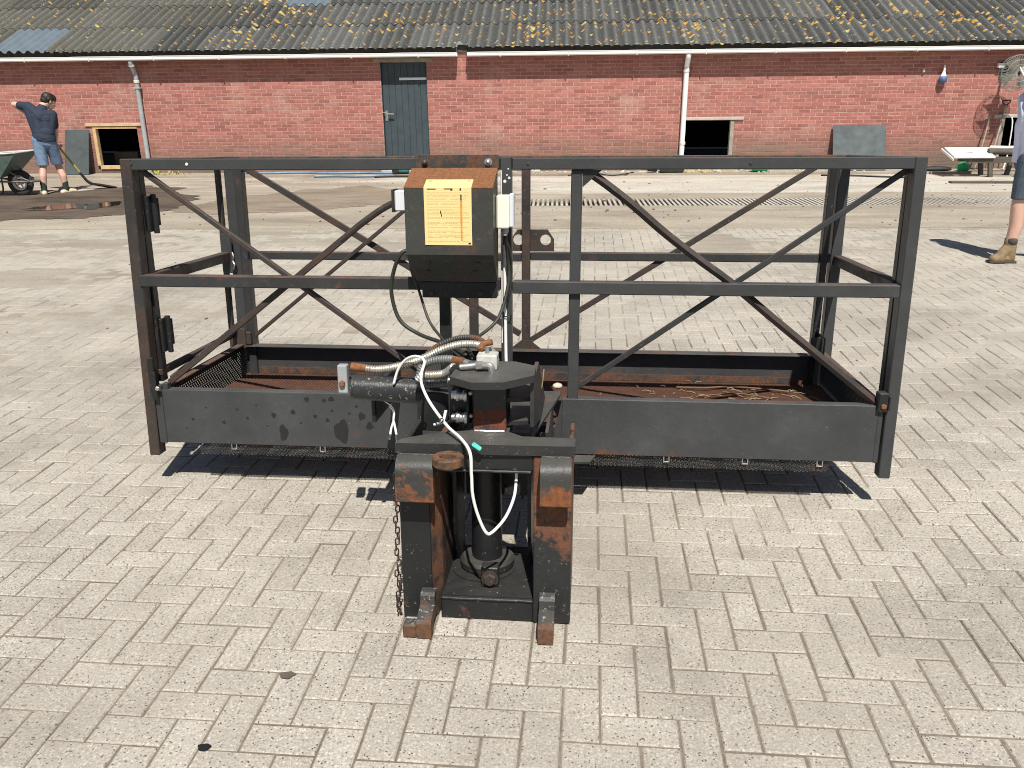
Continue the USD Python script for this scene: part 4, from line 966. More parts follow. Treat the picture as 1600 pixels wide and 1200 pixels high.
cy = P("rotator_cylinder", cat([lathe([(0, 0), (.038, 0), (.041, .004), (.041, .012), (.0435, .014), (.0435, .225), (.041, .228), (.041, .30), (0, .30)], (-.485, -.42, .435), (1, .03, -.05), 26)]), "steel_flaked", smooth=35, label="horizontal rotator cylinder with flaked paint")
P("cylinder_bracket", cat([cbox(-.530, -.497, -.435, -.405, .415, .512, .003)]), "pvc", parent=cy)
P("bolt_head", hexhead((-.514, -.4355, .450), (0, -1, 0), .011, .012), "rust", parent=cy)
P("cylinder_arm", cat([cbox(-.43, -.414, -.395, .0, .30, .42, .003)]), "steel_black", parent=cy)
P("valve_block", cat([cbox(-.026, .036, -.665, -.605, .5675, .612, .003)]), "valve", label="dirty white valve block on the swivel plate")
P("hose_fitting", cat([cyl((-.075, -.675, .578), (-.02, -.675, .584), .0105, 12), lathe([(0, 0), (.014, 0), (.014, .02), (0, .02)], (-.025, -.68, .584), (1, 0, .1), 6), tube([(-.005, -.68, .586), (.018, -.685, .584), (.024, -.685, .565)], .011, 10, 5)]), "bolt", smooth=35)
P("hose_fitting", cat([lathe([(0, 0), (.006, 0), (.006, .02), (0, .02)], (0.004, -.635, .612), (0, 0, 1), 8)]), "bolt")
for c_, ax in (((-.205, -.60, .497), (1, .3, -1)), ((-.236, -.505, .50), (.2, 0, 1)), ((-.125, -.74, .428), (1, -1, -.6))):
    P("cable_tie", lathe([(.0075, -.002), (.0095, -.002), (.0095, .002), (.0075, .002), (.0075, -.002)] if c_[0] > -.23 else [(.012, -.0025), (.0145, -.0025), (.0145, .0025), (.012, .0025), (.012, -.0025)], c_, ax, 12), "rubber")
# hoses
H = lambda pts, r, m, ribs=None, label=None: P("hydraulic_hose", tube(pts, r, 10, 8, ribs), m, smooth=True if not ribs else 60, label=label)
H([(-.478, -.42, .505), (-.395, -.42, .498), (-.313, -.44, .516), (-.232, -.46, .548), (-.164, -.48, .584), (-.098, -.5, .607), (-.036, -.53, .613), (.006, -.56, .602), (.026, -.60, .577)], .0118, "armor", .0092, "bright armoured hose arching over the rotator")
H([(-.232, -.46, .545), (-.208, -.45, .570), (-.168, -.46, .598), (-.103, -.47, .622), (-.04, -.5, .625), (.01, -.55, .60)], .0085, "steel_rusty", .0085, "rusted armoured hose behind the bright one")
H([(-.239, -.50, .475), (-.234, -.5, .507), (-.225, -.5, .533), (-.189, -.52, .556), (-.134, -.54, .568), (-.092, -.57, .568), (-.05, -.62, .572)], .0118, "armor_grey", .0092)
H([(-.236, -.52, .495), (-.222, -.525, .510), (-.189, -.53, .512), (-.143, -.55, .524), (-.105, -.60, .560)], .0118, "armor", .0092)
P("hose_sleeve", cyl((-.112, -.585, .545), (-.070, -.665, .577), .0135, 12), "rubber", smooth=35)
P("hose_sleeve", cyl((-.11, -.555, .567), (-.075, -.60, .574), .0140, 12), "rust", smooth=35)
H([(-.24, -.5, .470), (-.219, -.5, .470), (-.185, -.5, .471), (-.139, -.52, .480), (-.093, -.55, .489)], .0095, "armor_grey", .0092)
P("hose_sleeve", cyl((-.485, -.42, .506), (-.435, -.42, .500), .0145, 12), "rust", smooth=35)
P("hose_elbow", tube([(-.02, -.62, .618), (-.012, -.60, .632), (.012, -.585, .636)], .010, 10, 5), "rust", smooth=True)
P("white_cable", tube([(-.332, -.46, .459), (-.315, -.46, .508), (-.286, -.47, .545), (-.245, -.5, .565), (-.21, -.54, .560), (-.212, -.58, .530), (-.206, -.61, .501), (-.172, -.66, .459), (-.107, -.74, .413), (-.053, -.82, .402), (-.017, -.89, .385), (-.013, -.895, .319), (-.011, -.89, .256), (.001, -.88, .192), (.023, -.875, .136), (.041, -.86, .13), (.076, -.83, .164), (.098, -.80, .213), (.103, -.775, .254), (.104, -.77, .285)], .0047, 10, 8), "white_cable", smooth=True, label="white cable looping down over the coupler")
P("white_cable", tube([(-.42, -.40, .40), (-.416, -.16, .28), (-.414, -.15, .233), (-.424, -.155, .195), (-.420, -.2, .172)], .0045, 8, 6), "white_cable", smooth=True, label="short frayed white cable end below the rotator")
P("white_cable", tube([(-.414, -.15, .225), (-.403, -.17, .195), (-.392, -.20, .165)], .0045, 8, 6), "white_cable", smooth=True)
P("white_cable", tube([(-.143, -.55, .40), (-.150, -.575, .370), (-.160, -.66, .388)], .0050, 8, 6), "white_cable", smooth=True)
tg = rounded(.030, .012, .004)
P("cable_tag", plate(affinity.rotate(tg, -35), .0025, lambda a, b, c: (a - .004, -.842 - c, b + .388)), "tag", label="small turquoise tag on the white cable")
# chain
links = []
n_l = 27
for i in range(n_l):
    t = i / (n_l - 1)
    c = np.array([-.262 + .004 * math.sin(i * 1.3), -.775 - .03 * t, .262 - .455 * t])
    a = np.linspace(0, 2 * np.pi, 13)[:-1]
    s = np.sign(np.cos(a)) * .0045
    pts = np.c_[.0062 * np.sin(a), np.zeros(12), .0070 * np.cos(a) + s]
    al = math.pi / 2 * (i % 2) + .5 + rng.normal() * .15
    pts = np.c_[pts[:, 0] * math.cos(al), pts[:, 0] * math.sin(al), pts[:, 2]] + c
    pts = np.vstack([pts, pts[:1]])
    links.append(tube(pts, .0023, 6, raw=True))
P("chain", cat(links), "chain", smooth=True, label="rusty chain hanging down the left upright")

# debris lying on the platform floor
deb = []
for _ in range(95):
    L = rng.uniform(.015, .075); a = rng.normal(0, .9); 
    cx_, cy_ = rng.normal(.98, .22), np.clip(rng.normal(.60, .12), .2, .8)
    if rng.random() < .3: cx_, cy_ = rng.uniform(-1.3, 1.3), rng.uniform(.35, .8)
    if abs(cx_) > 1.36: continue
    p0 = np.array([cx_, cy_, FZ + rng.uniform(.001, .012)]); d = np.array([math.cos(a), math.sin(a), rng.normal() * .1]) * L / 2
    deb.append((p0, d))
MRT = lambda p: np.asarray(p) @ RM + np.array(CM[3, :3])
obj("straw_litter", cat([tube([MRT(p - d), MRT(p + [0, 0, .004]), MRT(p + d)], .0011, 4, 2) for p, d in deb]), M["straw"], kind="stuff", label="bits of dry straw littered on the platform floor")
def twig(pts, r, label):
    obj("twig", tube([MRT(q) for q in pts], r, 6, 5), M["twig"], smooth=True, label=label, cat="twig")
twig([(.72, .70, FZ + .01), (.85, .68, FZ + .016), (.96, .72, FZ + .012), (1.10, .69, FZ + .014), (1.22, .66, FZ + .012)], .0045, "long brown twig lying on the right half of the platform floor")
twig([(.80, .56, FZ + .01), (.98, .58, FZ + .02), (1.12, .55, FZ + .01)], .0035, "shorter brown twig in the straw nearest the right kick plate")
obj("straw_stalk", tube([MRT(q) for q in [(.128, -.28, .302), (.134, -.28, .36), (.15, -.29, .41), (.158, -.30, .478)]], .0022, 6, 6), M["straw"], smooth=True, label="pale straw stalk standing up beside the swivel plate", cat="straw stalk")
pm = trimesh.creation.icosphere(2, 1.0); pm.apply_scale([.020, .017, .012])
pm.vertices = np.asarray(pm.vertices) * (1 + .12 * (meshkit.noise(np.asarray(pm.vertices) * 90, 3)[:, None] - .5)) + MRT((.19, .12, .30))
obj("pebble", pm, M["stone"], smooth=True, label="pale pebble sitting at the foot of the right front post", cat="pebble")

# ================================================================== PEOPLE
def body(chains, refine=.014, it=9, cuts=()):
    parts = []
    for ch in chains:
        sp = [manifold3d.Manifold.sphere(r, 14).translate([float(v) for v in p]) for p, r in ch]
        if len(sp) == 1: parts.append(sp[0])
        for a, b in zip(sp[:-1], sp[1:]):
            parts.append(manifold3d.Manifold.batch_hull([a, b]))
    m = manifold3d.Manifold.batch_boolean(parts, manifold3d.OpType.Add)
    for n, d in cuts:                     # clean hems: keep what lies above the plane
        n = np.asarray(n, float); L = np.linalg.norm(n)
        m = m.trim_by_plane([float(v) for v in n / L], float((d if np.ndim(d) == 0 else np.asarray(d) @ n) / L))
    m = m.refine_to_length(refine)
    mm = m.to_mesh()
    t = trimesh.Trimesh(mm.vert_properties[:, :3], mm.tri_verts, process=True)
    trimesh.smoothing.filter_taubin(t, iterations=it)
    return t
def hand(wrist, direction, palm_n, curl=.5, thumb_side=1):
    """palm, four curled fingers and a thumb, as chains"""
    w, d, n = (np.asarray(v, float) for v in (wrist, direction, palm_n))
    d /= np.linalg.norm(d); n = n - d * (n @ d); n /= np.linalg.norm(n); s = np.cross(d, n)
    out = []
    for k, (L, off) in enumerate(((.070, -.030), (.080, -.010), (.075, .010), (.060, .029))):
        base = w + d * .085 + s * off
        out.append([(w + s * off * .6, .017), (base, .0125)])
        p, ang = base, 0.0
        ch = [(p, .0105)]
        for f in (.45, .32, .23):
            ang += curl
            p = p + (d * math.cos(ang) + n * math.sin(ang)) * L * f
            ch.append((p, .0088))
        out.append(ch)
    tb = w + d * .03 + s * thumb_side * -.03
    p1 = tb + (d * .6 + s * -thumb_side * .7 + n * .4) * .04
    out.append([(tb, .014), (p1, .011), (p1 + (d * .8 + n * .6) * .028, .0095)])
    return out
def head_chains(c, fwd, up):
    """skull with face: forehead, cheeks, chin, nose, ears"""
    c, f, u = (np.asarray(v, float) for v in (c, fwd, up)); f /= np.linalg.norm(f); u = u - f * (u @ f); u /= np.linalg.norm(u); s = np.cross(f, u)
    g = lambda a, b, e: c + f * a + s * b + u * e
    ch = [[(g(-.025, 0, .035), .082), (g(.025, 0, .025), .074)], [(g(.03, 0, .02), .070), (g(.052, 0, -.075), .036)], [(g(.04, .03, -.03), .04), (g(.055, 0, -.085), .028)], [(g(.04, -.03, -.03), .04), (g(.055, 0, -.085), .028)],
          [(g(.085, 0, .012), .012), (g(.108, 0, -.028), .013)], [(g(.09, .016, -.055), .008), (g(.092, -.016, -.055), .008)],
          [(g(.088, .038, .022), .012), (g(.092, .02, .02), .011)], [(g(.088, -.038, .022), .012), (g(.092, -.02, .02), .011)]]
    for sg in (-1, 1):
        ch.append([(g(-.008, sg * .078, .015), .016), (g(-.004, sg * .078, -.02), .011)])
    return ch, g
# --- person sweeping with a shovel at the left, seen from behind
o = np.array([-7.27, 13.6, 0.0])
A = lambda x, d, z: np.array([(o[0] + x) * (1 + d / 13.6), o[1] + d, 1.55 + (z - 1.55) * (1 + d / 13.6)])
aL, aR = A(-.17, -.05, .085), A(.18, .20, .10)
kL, kR = A(-.115, .02, .46), A(.125, .22, .45)
hL, hR = A(-.115, .0, .86), A(.065, .06, .84)
pel = A(-.03, .02, .90); chest = A(-.015, .12, 1.18); neck0 = A(.06, .20, 1.36)
sL, sR = A(-.175, .14, 1.345), A(.175, .20, 1.225)
eL, wL_ = A(-.385, .18, 1.385), A(-.20, .34, 1.235)
eR, wR_ = A(.185, .32, .975), A(.15, .46, .825)
hc = A(.155, .27, 1.42)
p1 = thing("person", "person in navy t-shirt, denim shorts and cream clogs bending over a shovel", "person", (0, 0, 0))
hch, hg = head_chains(hc, (.55, .70, -.42), (.22, .28, .93))
sh_dir = (wR_ - wL_) / np.linalg.norm(wR_ - wL_)
skin = [[(aL, .037), (A(-.15, -.035, .30), .055), (kL, .052), (hL, .078)], [(aR, .037), (A(.17, .20, .30), .055), (kR, .052), (hR, .078)],
        [(aL, .036), (A(-.195, .02, .05), .034), (A(-.22, .10, .045), .03)], [(aR, .036), (A(.22, .27, .05), .034), (A(.26, .34, .045), .03)],
        [(hL, .085), (hR, .085)], [(A(-.07, .02, .88), .080), (A(-.07, .10, 1.17), .082)], [(A(.04, .05, .87), .080), (A(.055, .13, 1.16), .082)], [(chest, .10), (sL, .058)], [(chest, .10), (sR, .058)], [(chest, .10), (neck0, .060)], [(neck0, .056), (hc, .055)],
        [(sL, .058), (eL, .041), (wL_, .029)], [(sR, .058), (eR, .041), (wR_, .029)]] + hch \
    + hand(wL_, A(-.145, .36, 1.215) - wL_, (0, -.4, -1), .75, 1) + hand(wR_, A(.17, .50, .765) - wR_, (.6, .3, .3), .75, -1)
obj("body", body(skin, .012), M["skin"], p1, smooth=True)
g = hg
hairc = [[(g(-.035, 0, .048), .086), (g(.022, 0, .055), .080)], [(g(-.055, 0, .0), .066), (g(-.05, 0, -.035), .048)], [(g(-.02, .035, .03), .062), (g(-.02, -.035, .03), .062)], [(g(.055, .02, .075), .038), (g(.055, -.02, .075), .038)]]
obj("hair", body(hairc, .012, 6), M["hair"], p1, smooth=True)
tt = [[(A(-.075, .01, .86), .112), (A(-.06, .05, 1.02), .098), (A(-.075, .10, 1.18), .105)], [(A(.045, .05, .85), .112), (A(.055, .09, 1.02), .100), (A(.06, .14, 1.17), .105)],
      [(A(-.085, .01, .80), .118), (A(.04, .05, .79), .118)], [(A(-.085, .01, .88), .112), (A(.04, .05, .88), .112)], [(A(-.075, .03, .95), .105), (A(.05, .06, .95), .105)], [(A(-.075, .10, 1.15), .110), (A(.06, .13, 1.15), .110)], [(chest, .125), (sL, .076)], [(chest, .125), (sR, .076)], [(chest, .115), (A(.045, .185, 1.325), .074)],
      [(sL, .072), (sL + (eL - sL) * .55, .064)], [(sR, .072), (sR + (eR - sR) * .62, .062)], [(sL, .080), (A(-.08, .04, .95), .098)], [(sR, .076), (A(.05, .07, .95), .098)]]
obj("t_shirt", body(tt, .012, 6, [((.06, .0, 1), A(-.02, .02, .835))]), M["navy"], p1, smooth=True)
shp = [[(hL + [.015, 0, -.03], .100), (hR + [-.02, 0, -.03], .100)], [(hL + [.02, 0, .03], .085), (hR + [-.03, 0, .03], .085)], [(hL + [.01, 0, 0], .103), (hL + (kL - hL) * .55, .092), (kL + [0, 0, -.03], .086)], [(hR + [-.01, 0, 0], .103), (hR + (kR - hR) * .55, .092), (kR + [0, 0, -.03], .086)]]
obj("shorts", body(shp, .012, 5, [((.05, -.05, 1), A(0, .1, .475))]), M["denim"], p1, smooth=True)
for a_, d_ in ((aL, (-.045, .10)), (aR, (.05, .11))):
    obj("sock", body([[(a_ + [0, 0, -.03], .044), (a_ + [0, 0, .105], .047)]], .014, 5), M["sock"], p1, smooth=True)
    obj("clog", body([[(a_ + [-d_[0] * .5, -d_[1] * .6, -.045], .040), (a_ + [d_[0] * .6, d_[1] * .6, -.042], .044), (a_ + [d_[0] * 1.3, d_[1] * 1.3, -.05], .036)]], .014, 5), M["clog"], p1, smooth=True)
# shovel held by the sweeping person
s0, s1 = wL_ + np.array([.03, .03, -.03]), None
top = A(-.165, .375, 1.27)
low = A(.165, .51, .775)
dirn = (low - top) / np.linalg.norm(low - top)
end = top + dirn * ((1.27 - .17) / -dirn[2])
bl_end = end + np.array([.20, .10, -.155])
shv = thing("shovel", "long shovel with yellow-green handle and black blade held by the bending person", "shovel", (0, 0, 0))
obj("handle", tube([top - dirn * .10, top, low, end - dirn * .05], .017, 10, 4), M["tool_yellow"], shv, smooth=True)
obj("socket", tube([end - dirn * .16, end, end + np.array([.06, .03, -.06])], [.022, .024, .028], 10, 4), M["tool_black"], shv, smooth=True)
bd = np.array([.89, .42, -.18]); bd /= np.linalg.norm(bd); bs = np.cross(bd, [0, 0, 1.0]); bs /= np.linalg.norm(bs); bu = np.cross(bs, bd)
b0 = end + np.array([.05, .025, -.075])
V, F = [], []
for i, t in enumerate(np.linspace(0, .40, 7)):
    hw = .055 + .075 * min(1, t / .12) - (.06 if i == 6 else 0)
    for j, q in enumerate(np.linspace(-1, 1, 7)):
        V.append(b0 + bd * t + bs * q * hw + bu * (.03 * q * q - .02 * (t / .4)))
V = np.array(V); V[:, 2] = np.maximum(V[:, 2], .022)
for i in range(6):
    for j in range(6):
        a = i * 7 + j; F += [[a, a + 1, a + 8], [a, a + 8, a + 7]]
Fb = np.array(F)
V2 = np.vstack([V + [0, 0, .003], V - [0, 0, .002]])
obj("blade", T(V2, np.vstack([Fb, Fb[:, ::-1] + 49])), M["tool_black"], shv, smooth=True)

# --- person walking out of the frame at the right
A = lambda x, d, z: np.array([o[0] + x, o[1] + d, z])
o = np.array([4.69, 7.55, 0.0])
an, kn, hp = A(-.165, -.02, .105), A(-.150, -.02, .505), A(-.085, .0, .90)
an2, kn2, hp2 = A(.30, .10, .16), A(.12, .12, .50), A(-.03, .17, .90)
ch2 = A(-.085, .08, 1.22); nk2 = A(-.10, .08, 1.48)
q1, q2 = A(-.085, -.09, 1.40), A(-.075, .26, 1.40)
el1, wr1 = A(.06, -.13, 1.13), A(.07, -.16, .89)
el2, wr2 = A(.02, .30, 1.12), A(.05, .30, .89)
hc2 = A(-.05, .08, 1.635)
p2 = thing("person", "person in pale lilac t-shirt, grey denim shorts and tan boots walking at the right edge", "person", (0, 0, 0))
hch, g = head_chains(hc2, (-1, .1, -.1), (0, 0, 1))
skin = [[(an, .040), (A(-.135, -.02, .32), .056), (kn, .057), (hp, .09)], [(an2, .040), (A(.25, .11, .33), .058), (kn2, .057), (hp2, .09)], [(an, .038), (A(-.23, -.02, .05), .035)], [(an2, .038), (A(.25, .10, .05), .035)],
        [(hp, .10), (hp2, .10)], [(A(-.05, .03, .92), .09), (A(-.085, .03, 1.2), .09)], [(A(-.05, .13, .92), .09), (A(-.085, .13, 1.2), .09)], [(ch2, .10), (q1, .06)], [(ch2, .10), (q2, .06)], [(ch2, .11), (nk2, .062)], [(nk2, .056), (hc2, .055)],
        [(q1, .058), (el1, .042), (wr1, .03)], [(q2, .058), (el2, .042), (wr2, .03)]] + hch + hand(wr1, (-.2, -.1, -1), (0, 1, 0), .4, 1) + hand(wr2, (-.2, 0, -1), (0, -1, 0), .4, -1)
obj("body", body(skin, .012), M["skin"], p2, smooth=True)
obj("hair", body([[(g(-.035, 0, .048), .086), (g(.022, 0, .055), .080)], [(g(-.055, 0, .0), .066), (g(-.05, 0, -.035), .048)], [(g(.055, .02, .075), .038), (g(.055, -.02, .075), .038)]], .012, 6), M["hair"], p2, smooth=True)
tt = [[(A(-.055, .02, .86), .116), (A(-.065, .02, 1.02), .114), (A(-.085, .03, 1.2), .122)], [(A(-.055, .14, .86), .116), (A(-.065, .14, 1.02), .114), (A(-.085, .13, 1.2), .122)], [(ch2, .130), (q1, .080)], [(ch2, .130), (q2, .080)], [(ch2, .115), (A(-.095, .08, 1.44), .076)],
      [(q1, .078), (q1 + (el1 - q1) * .75, .070)], [(q2, .078), (q2 + (el2 - q2) * .75, .070)]]
obj("t_shirt", body(tt, .012, 6, [((.0, .0, 1), A(0, 0, .875))]), M["shirt_white"], p2, smooth=True)
shp = [[(hp + [0, 0, -.01], .108), (hp2 + [0, 0, -.01], .108)], [(hp, .112), (hp + (kn - hp) * .45, .100), (kn + [0.02, 0, .06], .086)], [(hp2, .112), (hp2 + (kn2 - hp2) * .45, .100), (kn2 + [-.01, 0, .06], .086)]]
obj("shorts", body(shp, .012, 5, [((-.1, 0, 1), A(-.05, 0, .585))]), M["denim_grey"], p2, smooth=True)
for a_, toe, lift in ((an, (-.125, -.01), 0.0), (an2, (-.12, 0), .03)):
    bt = obj("boot", body([[(a_ + [.02, 0, -.04], .052), (a_ + [.012, 0, .085], .054)], [(a_ + [.0, 0, .03], .052), (a_ + [toe[0] * .55, toe[1], -.045], .047)], [(a_ + [.03, 0, -.06], .045), (a_ + [toe[0] * .7, toe[1], -.062], .045), (a_ + [toe[0], toe[1] * 1.3, -.066], .039)]], .012, 5), M["boot"], p2, smooth=True)
    obj("sole", cbox(a_[0] - .165, a_[0] + .075, a_[1] - .05, a_[1] + .045, a_[2] - .107, a_[2] - .083, .006), M["sole"], bt)
    obj("collar", body([[(a_ + [.012, -.02, .092], .046), (a_ + [.014, .02, .098], .046)]], .012, 3), M["sole"], bt, smooth=True)

# ================================================================== THINGS BY THE WALL
# wheelbarrow
wb = thing("wheelbarrow", "grey-green wheelbarrow with one black wheel standing beside the bending person", "wheelbarrow", (-7.72, 13.47, .018), 0.0)
whl = obj("wheel", lathe([(.115, -.035), (.150, -.045), (.185, -.038), (.198, -.015), (.198, .015), (.185, .038), (.150, .045), (.115, .035), (.115, -.035)], (0, 0, .198), (0, 1, 0), 32), M["tyre"], wb, smooth=50)
obj("rim", cat([lathe([(.085, -.028), (.118, -.034), (.118, .034), (.085, .028), (.085, -.028)], (0, 0, .198), (0, 1, 0), 28), lathe([(0, -.05), (.03, -.05), (.03, .05), (0, .05)], (0, 0, .198), (0, 1, 0), 14)] + [bar((0, 0, .198), (.10 * math.cos(a), 0, .198 + .10 * math.sin(a)), .022, .012) for a in np.arange(5) * 2 * math.pi / 5]), M["white_dirty"], whl, smooth=35)
def tray(top, bot, z1, z0, th=.006):
    V = []
    for (r, z, e) in ((top, z1, 0), (bot, z0, 0), (top, z1, -th), (bot, z0 + th, -th)):
        x0, x1, hw = r
        V += [(x0 - e * -1, -hw - e, z), (x1 + e, -hw - e, z), (x1 + e, hw + e, z), (x0 - e * -1, hw + e, z)]
    V = np.array(V)
    F = []
    for q in range(4):
        n = (q + 1) % 4
        F += [[4 + q, 4 + n, n], [4 + q, n, q], [8 + q, 8 + n, 12 + n], [8 + q, 12 + n, 12 + q], [q, n, 8 + n], [q, 8 + n, 8 + q]]
    F += [[4, 6, 5], [4, 7, 6], [12, 13, 14], [12, 14, 15]]
    m = T(V, F); return m
tm = tray((-.95, .19, .34), (-.80, -.16, .24), .63, .30)
tv = np.asarray(tm.vertices); tv[:, 2] += np.where(tv[:, 2] > .5, (tv[:, 0] + .4) * .06, 0); tm = T(tv, tm.faces)
ty = obj("tray", tm, M["barrow_green"], wb)
rim_pts = [(-.95, -.34, .605), (.19, -.34, .672), (.19, .34, .672), (-.95, .34, .605), (-.95, -.34, .605)]
obj("tray_rim", cat([tube(rim_pts[i:i + 2], .011, 8) for i in range(4)]), M["white_dirty"], ty, smooth=40)
for s in (-1, 1):
    obj("frame_tube", tube([(.25, s * .10, .225), (.05, s * .12, .225), (-.45, s * .20, .26), (-.95, s * .27, .45), (-1.45, s * .29, .60)], .016, 8, 5), M["barrow_metal"], wb, smooth=True)
    obj("strut", tube([(-.12, s * .2, .44), (.06, s * .13, .30), (.20, s * .11, .235)], .013, 8, 4), M["barrow_metal"], wb, smooth=True)
    obj("leg", tube([(-.42, s * .22, .30), (-.46, s * .25, .02), (-.60, s * .25, .02), (-.68, s * .24, .36)], .014, 8, 3), M["barrow_metal"], wb, smooth=True)
obj("wheel_guard", tube([(.25, -.10, .225), (.30, 0, .222), (.25, .10, .225)], .015, 8, 5), M["barrow_metal"], wb, smooth=True)

def leaning(name, u0, u1, z1, off_bot, off_top, th, m, label, cat_):
    """flat board leaning against the wall"""
    b, t = W((u0 + u1) / 2, off_bot, .055 if off_bot > -.54 else .016), W((u0 + u1) / 2, off_top, z1)
    return b, t
def board(name, u0, u1, zb, z1, ob, ot, th, m, label, cat_):
    c0 = W((u0 + u1) / 2, ob, zb); c1 = W((u0 + u1) / 2, ot, z1)
    up = np.cross(WU, (c1 - c0)); up /= np.linalg.norm(up)
    return obj(name, bar(c0, c1, u1 - u0, th, up, .004), m, label=label, cat=cat_)
board("rubber_panel", -8.53, -8.06, .058, .872, -.32, -.045, .022, M["dark_panel"], "dark grey-green panel leaning on the wall left of the timber framed hatch", "panel")
board("rubber_panel", 5.945, 6.895, .058, .845, -.33, -.05, .022, M["panel_marked"], "slate grey panel with pale worn edges leaning on the wall right of the middle hatch", "panel")
# blue and white brush hung on the wall
br = thing("brush", "small brush with white handle and blue head hung on the wall", "brush", tuple(W(7.785, -.045, 1.86)), WYAW)
obj("handle", plate(Polygon([(-.012, 0), (.012, 0), (.016, -.10), (.05, -.19), (-.05, -.19), (-.016, -.10)]), .022, XZ(-.03)), M["white_paint"], br)
obj("head", lathe([(0, -.055), (.055, -.05), (.072, -.03), (.075, .0), (.07, .03), (.05, .05), (0, .055)], (0, -.02, -.245), (0, 0, 1), 18), M["blue"], br, smooth=True)
obj("hook", cyl((0, .045, -.01), (0, -.035, -.01), .006, 8), M["bolt"], br)
obj("wall_hook", cat([cbox(*(W(7.44, -.02, 1.77)[0] + np.array([-.018, .018])), *(W(7.44, -.02, 1.77)[1] + np.array([-.03, .02])), 1.74, 1.81, .004)]), M["stone"], label="small bare bracket on the wall left of the hung brush", cat="bracket")
# wall fan
fn = thing("wall_fan", "round grey wall fan on a bracket above the right hatch", "fan", tuple(W(8.86, -.42, 1.70)), WYAW)
gm = []
for rr_, yy in ((.30, 0), (.30, -.10), (.22, -.13), (.14, -.145), (.07, -.15), (.22, .035), (.12, .045)):
    a = np.linspace(0, 2 * np.pi, 33)
    gm.append(tube(np.c_[rr_ * np.cos(a), np.full(33, yy), rr_ * np.sin(a)], .0032, 5, raw=True))
for a in np.arange(64) * 2 * np.pi / 64:
    c_, s_ = math.cos(a), math.sin(a)
    gm.append(tube([(.05 * c_, -.152, .05 * s_), (.16 * c_, -.142, .16 * s_), (.26 * c_, -.12, .26 * s_), (.30 * c_, -.09, .30 * s_), (.30 * c_, -.01, .30 * s_), (.2 * c_, .04, .2 * s_)], .0022, 4, 2))
obj("guard", cat(gm), M["fan_wire"], fn, smooth=True)
for k in range(4):
    a = k * math.pi / 2 + .5
    V = []
    for r_ in np.linspace(.05, .275, 5):
        for q in (-1, 1):
            aa = a + q * .42
            V.append((r_ * math.cos(aa), -.05 + q * .03, r_ * math.sin(aa)))
    F = [[2 * i, 2 * i + 1, 2 * i + 3] for i in range(4)] + [[2 * i, 2 * i + 3, 2 * i + 2] for i in range(4)]
    V = np.array(V)
    obj("blade", T(np.vstack([V, V + [0, .004, 0]]), F + [[f[0] + 10, f[2] + 10, f[1] + 10] for f in F]), M["fan_blade"], fn, smooth=True)
obj("motor", lathe([(0, -.06), (.05, -.06), (.06, -.04), (.07, .12), (.05, .16), (0, .16)], (0, 0, 0), (0, 1, 0), 18), M["tool_black"], fn, smooth=40)
obj("hub_bar", bar((-.03, -.158, .10), (.16, -.158, -.18), .022, .012), M["white_paint"], fn)
obj("bracket", cat([bar((0, .15, 0), (-.02, .40, .02), .04, .04, (0, 0, 1)), cbox(-.08, .05, .395, .415, -.12, .20, .003)]), M["tool_black"], fn)
obj("junction_box", cbox(-.15, -.05, .33, .40, .10, .18, .006), M["white_paint"], fn)
# tools leaning by the right hatch
tf = thing("garden_fork", "long-handled fork leaning on the wall at the right hatch", "fork", tuple(W(8.70, -.30, .0)), WYAW)
obj("handle", tube([(.05, .0, .30), (.20, .16, .85), (.265, .235, 1.17)], .016, 8, 4), M["wood_grey"], tf, smooth=True)
obj("grip", cat([tube([(.265, .235, 1.16), (.20, .235, 1.22), (.20, .235, 1.25)], .012, 6, 3), tube([(.265, .235, 1.16), (.33, .24, 1.22), (.33, .24, 1.25)], .012, 6, 3), tube([(.19, .235, 1.25), (.34, .24, 1.25)], .014, 8)]), M["tool_black"], tf, smooth=True)
for k in range(4):
    q = (k - 1.5) * .045
    obj("tine", tube([(.05, .0, .31), (.05 + q * .9, -.01, .27), (.035 + q, -.03, .14), (.02 + q, -.06, .06)], [.007, .007, .006, .003], 6, 3), M["tool_black"], tf, smooth=True)
tr = thing("rake", "second tool with thin pale handle leaning left of the fork", "rake", tuple(W(8.52, -.28, .0)), WYAW)
obj("handle", tube([(-.02, 0, .07), (.12, .12, .62), (.19, .21, .98)], .014, 8, 4), M["wood_grey"], tr, smooth=True)
obj("head", cat([bar((-.16, -.01, .085), (.12, .01, .085), .02, .02)] + [bar((-.15 + i * .03, -.01, .08), (-.15 + i * .03, -.03, .058), .006, .006, (1, 0, 0)) for i in range(9)]), M["tool_black"], tr)
obj("white_hose", tube([W(8.93, -.10, 1.02), W(9.02, -.14, 1.0), W(9.08, -.16, .9), W(9.09, -.18, .6), W(9.08, -.2, .3), W(9.0, -.3, .07)], .012, 8, 6), M["white_cable"], smooth=True, label="thin white hose hanging beside the right hatch", cat="hose")
